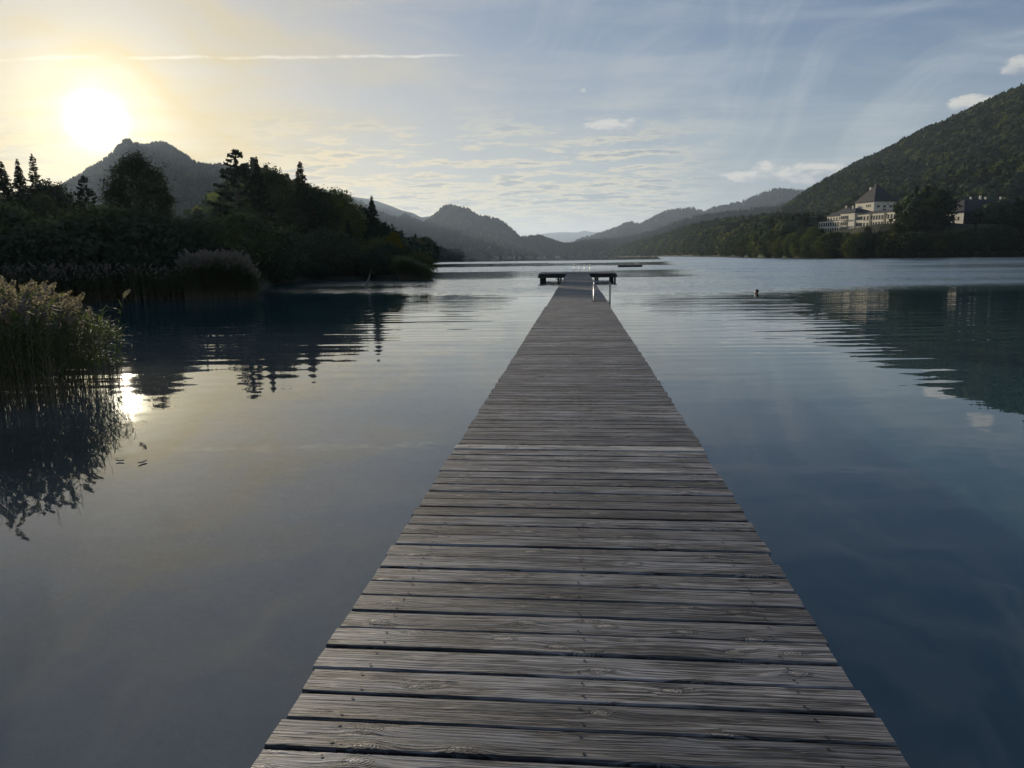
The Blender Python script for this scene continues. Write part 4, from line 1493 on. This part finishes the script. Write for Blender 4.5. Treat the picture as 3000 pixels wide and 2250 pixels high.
def block(root, s0, s1, t0, t1, z0, z1, roof='hip', rh=4.0, over=0.5, mat=M_WALL, ridge_along=None):
    b = MB()
    b.box(s0, s1, t0, t1, z0, z1)
    b.build('wall', mat, root)
    rf = MB()
    a0, a1, c0, c1 = s0 - over, s1 + over, t0 - over, t1 + over
    zt = z1 + 0.003
    if roof == 'flat':
        rf.box(a0, a1, c0, c1, zt, zt + 0.35)
    else:
        ls, lt = a1 - a0, c1 - c0
        inset = min(ls, lt) / 2 * 0.98
        if ls >= lt:
            q = [(a0 + inset, (c0 + c1) / 2), (a1 - inset, (c0 + c1) / 2)]
        else:
            q = [((a0 + a1) / 2, c0 + inset), ((a0 + a1) / 2, c1 - inset)]
        V = [(a0, c0, zt), (a1, c0, zt), (a1, c1, zt), (a0, c1, zt), (q[0][0], q[0][1], zt + rh), (q[1][0], q[1][1], zt + rh),
             (a0, c0, zt + 0.18), (a1, c0, zt + 0.18), (a1, c1, zt + 0.18), (a0, c1, zt + 0.18)]
        Fc = [(0, 3, 2, 1), (0, 1, 7, 6), (1, 2, 8, 7), (2, 3, 9, 8), (3, 0, 6, 9)]
        if ls >= lt:
            Fc += [(6, 7, 5, 4), (7, 8, 5), (8, 9, 4, 5), (9, 6, 4)]
        else:
            Fc += [(6, 7, 4), (7, 8, 5, 4), (8, 9, 5), (9, 6, 4, 5)]
        rf.add(V, Fc)
    return rf.build('roof', M_ROOF, root)


def win_mesh(w, h, shutter=False):
    b = MB()
    b.box(-w / 2 - 0.12, w / 2 + 0.12, -0.06, 0.02, -h / 2 - 0.12, h / 2 + 0.12, 0)
    b.box(-w / 2, w / 2, -0.075, -0.062, -h / 2, h / 2, 1)
    b.box(-0.04, 0.04, -0.09, -0.077, -h / 2, h / 2, 0)
    b.box(-w / 2 - 0.2, w / 2 + 0.2, -0.16, -0.062, -h / 2 - 0.22, -h / 2 - 0.124, 0)
    return b.mesh('window', [M_FRAME, M_GLASS])


WM = {}


def window(root, s, t, z, w=1.3, h=2.0, side='front'):
    """front faces local -Y (the sunlit side), right faces local +X"""
    if (w, h) not in WM:
        WM[(w, h)] = win_mesh(w, h)
    o = link('window', WM[(w, h)], root, (s, t, z), (0, 0, 0 if side == 'front' else math.pi / 2))
    return o


GZ = 11.0
# the nearest corner of the tower is the origin of the local frame
tc = at(2250 + 915 * 0.339, 605, 430)
hotel = empty('castle_hotel', (tc.x, tc.y, 0), BANG, label='cream castle hotel with a pyramid roofed tower above the wooded headland', cat='castle')
hotel.scale = (0.85, 0.85, 0.96)
SGN = 1 if hand > 0 else -1
assert SGN == 1
block(hotel, -16, 0, 0, 16.5, GZ, 30.0, rh=9.6, over=0.7)
block(hotel, -12.1, 0.4, -14, -0.1, GZ, 24.0, rh=2.8, over=0.6)
block(hotel, 0.5, 42.5, -13.5, -3, GZ, 22.6, rh=1.6, over=0.5)
block(hotel, -31.8, -12.2, -8, 8, GZ, 23.4, rh=4.6, over=0.6)
block(hotel, -34.8, -12.2, -12, -8.1, GZ, 20.4, roof='flat', over=0.3, mat=M_WHITE)
block(hotel, 18, 40, -2, 9, GZ, 24.4, rh=3.2, over=0.7)
# tower windows
for k, s in enumerate((-6.2, -4.7, -3.2)):
    window(hotel, s, -0.002, 27.9, 0.7, 1.0)
for t in (3.3, 8.0, 12.6):
    window(hotel, 0.002, t, 27.4, 1.9, 1.1, 'right')
    window(hotel, 0.002, t, 23.5, 1.6, 1.2, 'right')
window(hotel, 0.002, 8.0, 25.5, 2.4, 0.8, 'right')
# chimneys and roof trim
b = MB(); b.box(-11.6, -10.3, 6.0, 7.2, 33.5, 38.4); b.build('chimney', M_WHITE, hotel)
b = MB(); b.box(-9.4, -7.2, 7.6, 8.8, 38.6, 39.9); b.build('lantern', M_ROOF, hotel)
b = MB(); b.box(-24.4, -23.6, -0.6, 0.2, 25.5, 29.0); b.build('chimney', M_WHITE, hotel)
b = MB(); b.box(-17.0, -16.2, -1.6, -0.8, 26.0, 28.7); b.build('chimney', M_WHITE, hotel)
for s in (-11.5, -8.2):
    b = MB(); b.box(s - 0.8, s + 0.8, 1.6, 3.6, 31.5, 32.7); b.build('dormer', M_ROOF, hotel)
b = MB(); b.box(-10.5, -5.6, 4.58, 4.75, 35.1, 35.3); b.build('roof_batten', M_WHITE, hotel)
# middle block: balconies and windows
for row, z in enumerate((21.6, 18.2, 14.8)):
    for s in (-11.0, -9.2, -7.4, -5.8):
        window(hotel, s, -14.003, z, 1.2, 1.9)
    b = MB(); b.box(-12.0, -5.0, -15.2, -14.01, z - 1.55, z - 1.35); b.build('balcony', M_WHITE, hotel)
    b = MB(); b.box(-12.0, -5.0, -15.2, -15.12, z - 1.345, z - 0.75); b.build('balustrade', M_FRAME, hotel)
# low left front
for row, z in enumerate((18.6, 15.4)):
    for k in range(10):
        window(hotel, -33.6 + k * 2.15, -12.003, z, 1.2, 1.9)
for k in range(5):
    window(hotel, -30.5 + k * 2.6, -8.003, 21.9, 0.9, 1.1)
# right wing: sunlit bays with recessed glazing between
for (s0, s1) in ((8.1, 13.4), (16.0, 24.8), (27.0, 34.2), (37.0, 42.4)):
    b = MB(); b.box(s0, s1, -14.7, -13.503, GZ, 22.3); b.build('bay', M_WALL, hotel)
    n = max(2, int(round((s1 - s0) / 2.4)))
    for row, z in enumerate((20.4, 17.0, 13.9)):
        for k in range(n):
            window(hotel, s0 + (k + 0.5) * (s1 - s0) / n, -14.703, z, 1.25, 2.0)
for (s0, s1) in ((1.2, 7.8), (13.7, 15.7), (25.1, 26.7), (34.5, 36.7)):
    for z in (20.4, 17.0, 13.9):
        b = MB(); b.box(s0, s1, -13.56, -13.505, z - 1.15, z + 1.25); b.build('glazing', M_GLASS, hotel)
        b = MB(); b.box(s0, s1, -13.70, -13.57, z - 1.5, z - 0.75); b.build('balustrade', M_WHITE, hotel)

# second building to the right
rc = at(2250 + 1690 * 0.339, 637, 425)
inn = empty('lodge', (rc.x, rc.y, 0), BANG, label='long dark roofed lodge right of the castle, one white gable wall in the sun', cat='building')
inn.scale = (0.85, 0.85, 0.96)
block(inn, -12, 0, 0, 74, 9.0, 22.3, rh=7.0, over=0.9, mat=M_WHITE)
M_SHADE = simple('shade_tone', (0.060, 0.052, 0.046), 0.8, var=0.3, scale=2.0)  # dark colour stands in for the shade over the lodge's right-hand front
b = MB(); b.box(0.004, 0.12, 0.2, 73.8, 9.0, 22.2); b.build('shade_front', M_SHADE, inn)  # added dark layer over the white wall, carrying that shade
for k in range(3):
    window(inn, -9.5 + 3 * k, -0.003, 19.2, 1.1, 1.7)
d_ = MB(); d_.box(-9.2, -5.4, 1.0, 4.4, 23.6, 25.6); dm = d_.build('dormer', M_WHITE, inn)
d_ = MB(); d_.box(-9.6, -5.0, 0.7, 4.5, 25.603, 25.8); d_.build('dormer_roof', M_ROOF, inn)
for s in (-8.3, -7.3, -6.3):
    window(inn, s, 0.997, 24.6, 0.6, 1.2)
for t in (17.5, 23.0, 28.5, 34.5, 40.5):
    d_ = MB(); d_.box(-4.5, -0.9, t - 1.4, t + 1.4, 23.4, 25.3); d_.build('dormer', M_WHITE, inn)
    d_ = MB(); d_.box(-4.7, -0.6, t - 1.6, t + 1.6, 25.303, 25.5); d_.build('dormer_roof', M_ROOF, inn)
    window(inn, -0.897, t, 24.35, 1.4, 1.1, 'right')
for t in np.arange(3.0, 72, 4.2):
    for z in (20.2, 16.6, 13.0):
        window(inn, 0.13, float(t), z, 1.4, 1.9, 'right')
for (t, h) in ((10.5, 0.8), (17.5, 1.4), (21.5, 0.8), (33.0, 1.0), (47.0, 1.2)):
    d_ = MB(); d_.box(-6.4, -5.6, t - 0.5, t + 0.5, 28.6, 29.6 + h); d_.build('chimney', M_WHITE, inn)
b = MB()
hx = at(2250 + 2078 * 0.339, 738, 384)
b.box(-1.6, 1.6, -1.5, 1.5, -0.3, 2.6)
b.build('boathouse', M_WHITE, None, loc=(hx.x, hx.y, 0.3), rot=(0, 0, 0.3), label='small pale hut at the water below the lodge', cat='hut')

# trees of the headland in front of and beside the castle
proto('far_oak', 'b', h=16.0, w=5.2, seed=31, n_cl=150, per=20, leaf=0.55, shape=0.95, z0f=0.02, clump=0.95, limbs=6)
proto('far_ash', 'b', h=16.0, w=4.4, seed=32, n_cl=130, per=20, leaf=0.55, shape=0.8, z0f=0.02, clump=0.9, limbs=6)
proto('far_lime', 'b', h=16.0, w=6.2, seed=33, n_cl=170, per=20, leaf=0.55, shape=1.1, z0f=0.0, clump=1.0, limbs=6)
proto('far_spruce', 'c', h=20.0, w=4.0, seed=34, gap=1.0, dens=0.55, needle=0.65)
SH = [(-215, 600, 0), (-150, 590, 0), (-90, 578, 1), (-35, 570, 0), (20, 560, 0), (95, 545, 0), (205, 553, 1), (262, 540, 0), (330, 500, 0), (395, 498, 1), (470, 512, 0), (540, 540, 0), (610, 545, 1), (685, 548, 0), (750, 560, 0), (800, 545, 0),
      (872, 498, 0), (905, 560, 0), (965, 538, 0), (1035, 535, 0), (1105, 470, 0), (1180, 395, 0), (1235, 333, 3), (1300, 370, 0), (1345, 275, 3), (1405, 330, 0), (1455, 230, 0),
      (1512, 178, 0), (1590, 520, 0), (1655, 520, 0), (1735, 510, 0), (1800, 435, 3), (1870, 505, 0), (1945, 490, 0), (2010, 475, 0), (2070, 410, 3), (2140, 340, 3),
      (2200, 262, 0), (2290, 300, 0), (2380, 320, 0)]
ORD = ('first second third fourth fifth sixth seventh eighth ninth tenth eleventh twelfth thirteenth fourteenth fifteenth sixteenth seventeenth '
       'eighteenth nineteenth twentieth').split()
n_low = n_high = n_spr = 0
for i, (cx, cy, kd) in enumerate(SH):
    px, py = 2250 + cx * 0.339, 500 + (cy - 14) * 0.339
    S = float(np.interp(px, PN_PX, PN_SH))
    D = S + (5 if cy > 470 else 20) + random.uniform(0, 6)
    P = at(px, py, D)
    z0 = z_pen(P.x, P.y)
    key = 'far_spruce' if kd == 3 else ('far_oak', 'far_ash', 'far_lime')[i % 3]
    mat = M_CON if kd == 3 else (M_DECL if kd == 1 or (cx < 900 and i % 2) else M_DEC)  # every other left-hand tree gets paler leaves to suggest sunlight on it
    kw = dict(label='leafy tree in the belt between the castle headland and the water', group='trees in the belt along the castle headland')
    if cx < 1050:
        kw['label'] = '%s%s tree from the left in the shore belt below the castle' % ('light green ' if mat is M_DECL else 'dark green ', ORD[n_low])
        n_low += 1
    elif kd != 3:
        kw['label'] = 'tall broadleaf crown right of the castle, %s from the left among those' % ORD[min(n_high, 19)]
        n_high += 1
    if kd == 3:
        kw = dict(label='pointed spruce among the trees right of the castle, %s from the left' % ORD[n_spr], group='spruces right of the castle')
        n_spr += 1
    if (cx, cy) == (1512, 178):
        kw = dict(label='tallest dark tree on the headland, between castle and lodge')
    plant(key, P.x, P.y, z0 - 0.4, P.z - z0 + 0.4, mat, 'spruce_tree' if kd == 3 else 'broadleaf_tree', sx=random.uniform(1.0, 1.25) * ((0.36 if (P.z - z0) > 23 else 0.5) if (P.z - z0) > 18 else 0.9), **kw)
for i in range(120):
    px = random.uniform(2200, 3150)
    S = float(np.interp(px, PN_PX, PN_SH))
    D = S + (random.uniform(-1.5, 4) if i % 2 else random.uniform(1, 14))
    x, y_ = horiz(px, D)
    z0 = z_pen(x, y_)
    lim = float(np.interp(px, [2200, 2400, 2560, 2640, 2800, 3150], [684, 680, 682, 676, 664, 652]))
    h = at(px, lim + random.uniform(0, 30), D).z - z0
    plant(random.choice(('far_oak', 'far_ash', 'far_lime')), x, y_, z0 - 0.4, max(4.5, h), random.choice((M_DEC, M_DEC, M_DEC, M_DECL)), 'shore_tree', sx=random.uniform(0.9, 1.25),
          label='low leafy tree at the foot of the castle headland', group='low trees along the foot of the castle headland')
# woods behind, left and right of the buildings
P = []
while len(P) < 2600:
    px = random.uniform(2190, 3700)
    S = float(np.interp(px, PN_PX, PN_SH))
    D = S + random.uniform(18, 320)
    x, y_ = horiz(px, D)
    ok = True
    for root, (s0, s1, t0, t1) in ((hotel, (-40, 50, -22, 30)), (inn, (-22, 8, -6, 64))):
        dv = Vector((x, y_, 0)) - root.location
        s, t = dv.dot(e1), dv.dot(t_v)
        if s0 < s < s1 and t0 < t < t1:
            ok = False
    if 2330 < px < 2640 and D < 440:
        ok = False
    if (px > 2780 and D < 425) or (2715 < px < 2835 and D < 460):
        ok = False
    if ok:
        P.append((x, y_, z_pen(x, y_) - 0.5))
instancer('headland_woods', P, rng.uniform(9, 17, len(P)), mixed, 'woods on the headland behind and beside the castle', squash=(0.9, 1.2))

# ------------------------------------------------------------------ village on the far shore
hv = []
vr = random.Random(5)
b = MB()
b.box(-6, 6, -4.5, 4.5, -3, 6)
b.add([(-6.6, -5.1, 5.7), (6.6, -5.1, 5.7), (6.6, 5.1, 5.7), (-6.6, 5.1, 5.7), (-6.6, 0, 10.2), (6.6, 0, 10.2)],
      [(0, 1, 5, 4), (2, 3, 4, 5), (0, 4, 3), (1, 2, 5), (0, 3, 2, 1)], 1)
house_me = b.mesh('village_house', [simple('house_render', (0.34, 0.33, 0.31), 0.9, var=0.05), simple('house_roof', (0.10, 0.075, 0.065), 0.8)])
for k in range(90):
    px = vr.gauss(1490, 85)
    if not 1345 < px < 1680:
        continue
    D = vr.uniform(2760, 2960)
    x, y_ = horiz(px, D)
    z0 = max(dome.z(x, y_), 0.5)
    s = vr.uniform(0.4, 0.75)
    link('village_house', house_me, None, (x, y_, z0), (0, 0, vr.uniform(-0.8, 0.8)), (s, s, s),
         label='tiny pale house of the village at the foot of the dome shaped mountain', cat='house', group='village houses on the far shore')

# ------------------------------------------------------------------ haze
HZ = 620.0
for rg in (far_range, back_left, right_back, sun_mtn, big_right):
    HZ = max(HZ, float(rg.G[..., 2].max()) + 40)
m_, g = new_mat('haze_air')
vol = g.node('ShaderNodeVolumePrincipled', {'Color': (0.62, 0.78, 1.0, 1), 'Density': 5.0e-5, 'Anisotropy': 0.40})
out(g, None, vol)
b = MB()
b.box(-9000, 9000, -400, 17500, -8, HZ)
b.build('haze', m_, None, kind='stuff')
print('planks', n_single, 'haze top', HZ, 'sun el/az', math.degrees(SUN_EL), math.degrees(SUN_AZ))
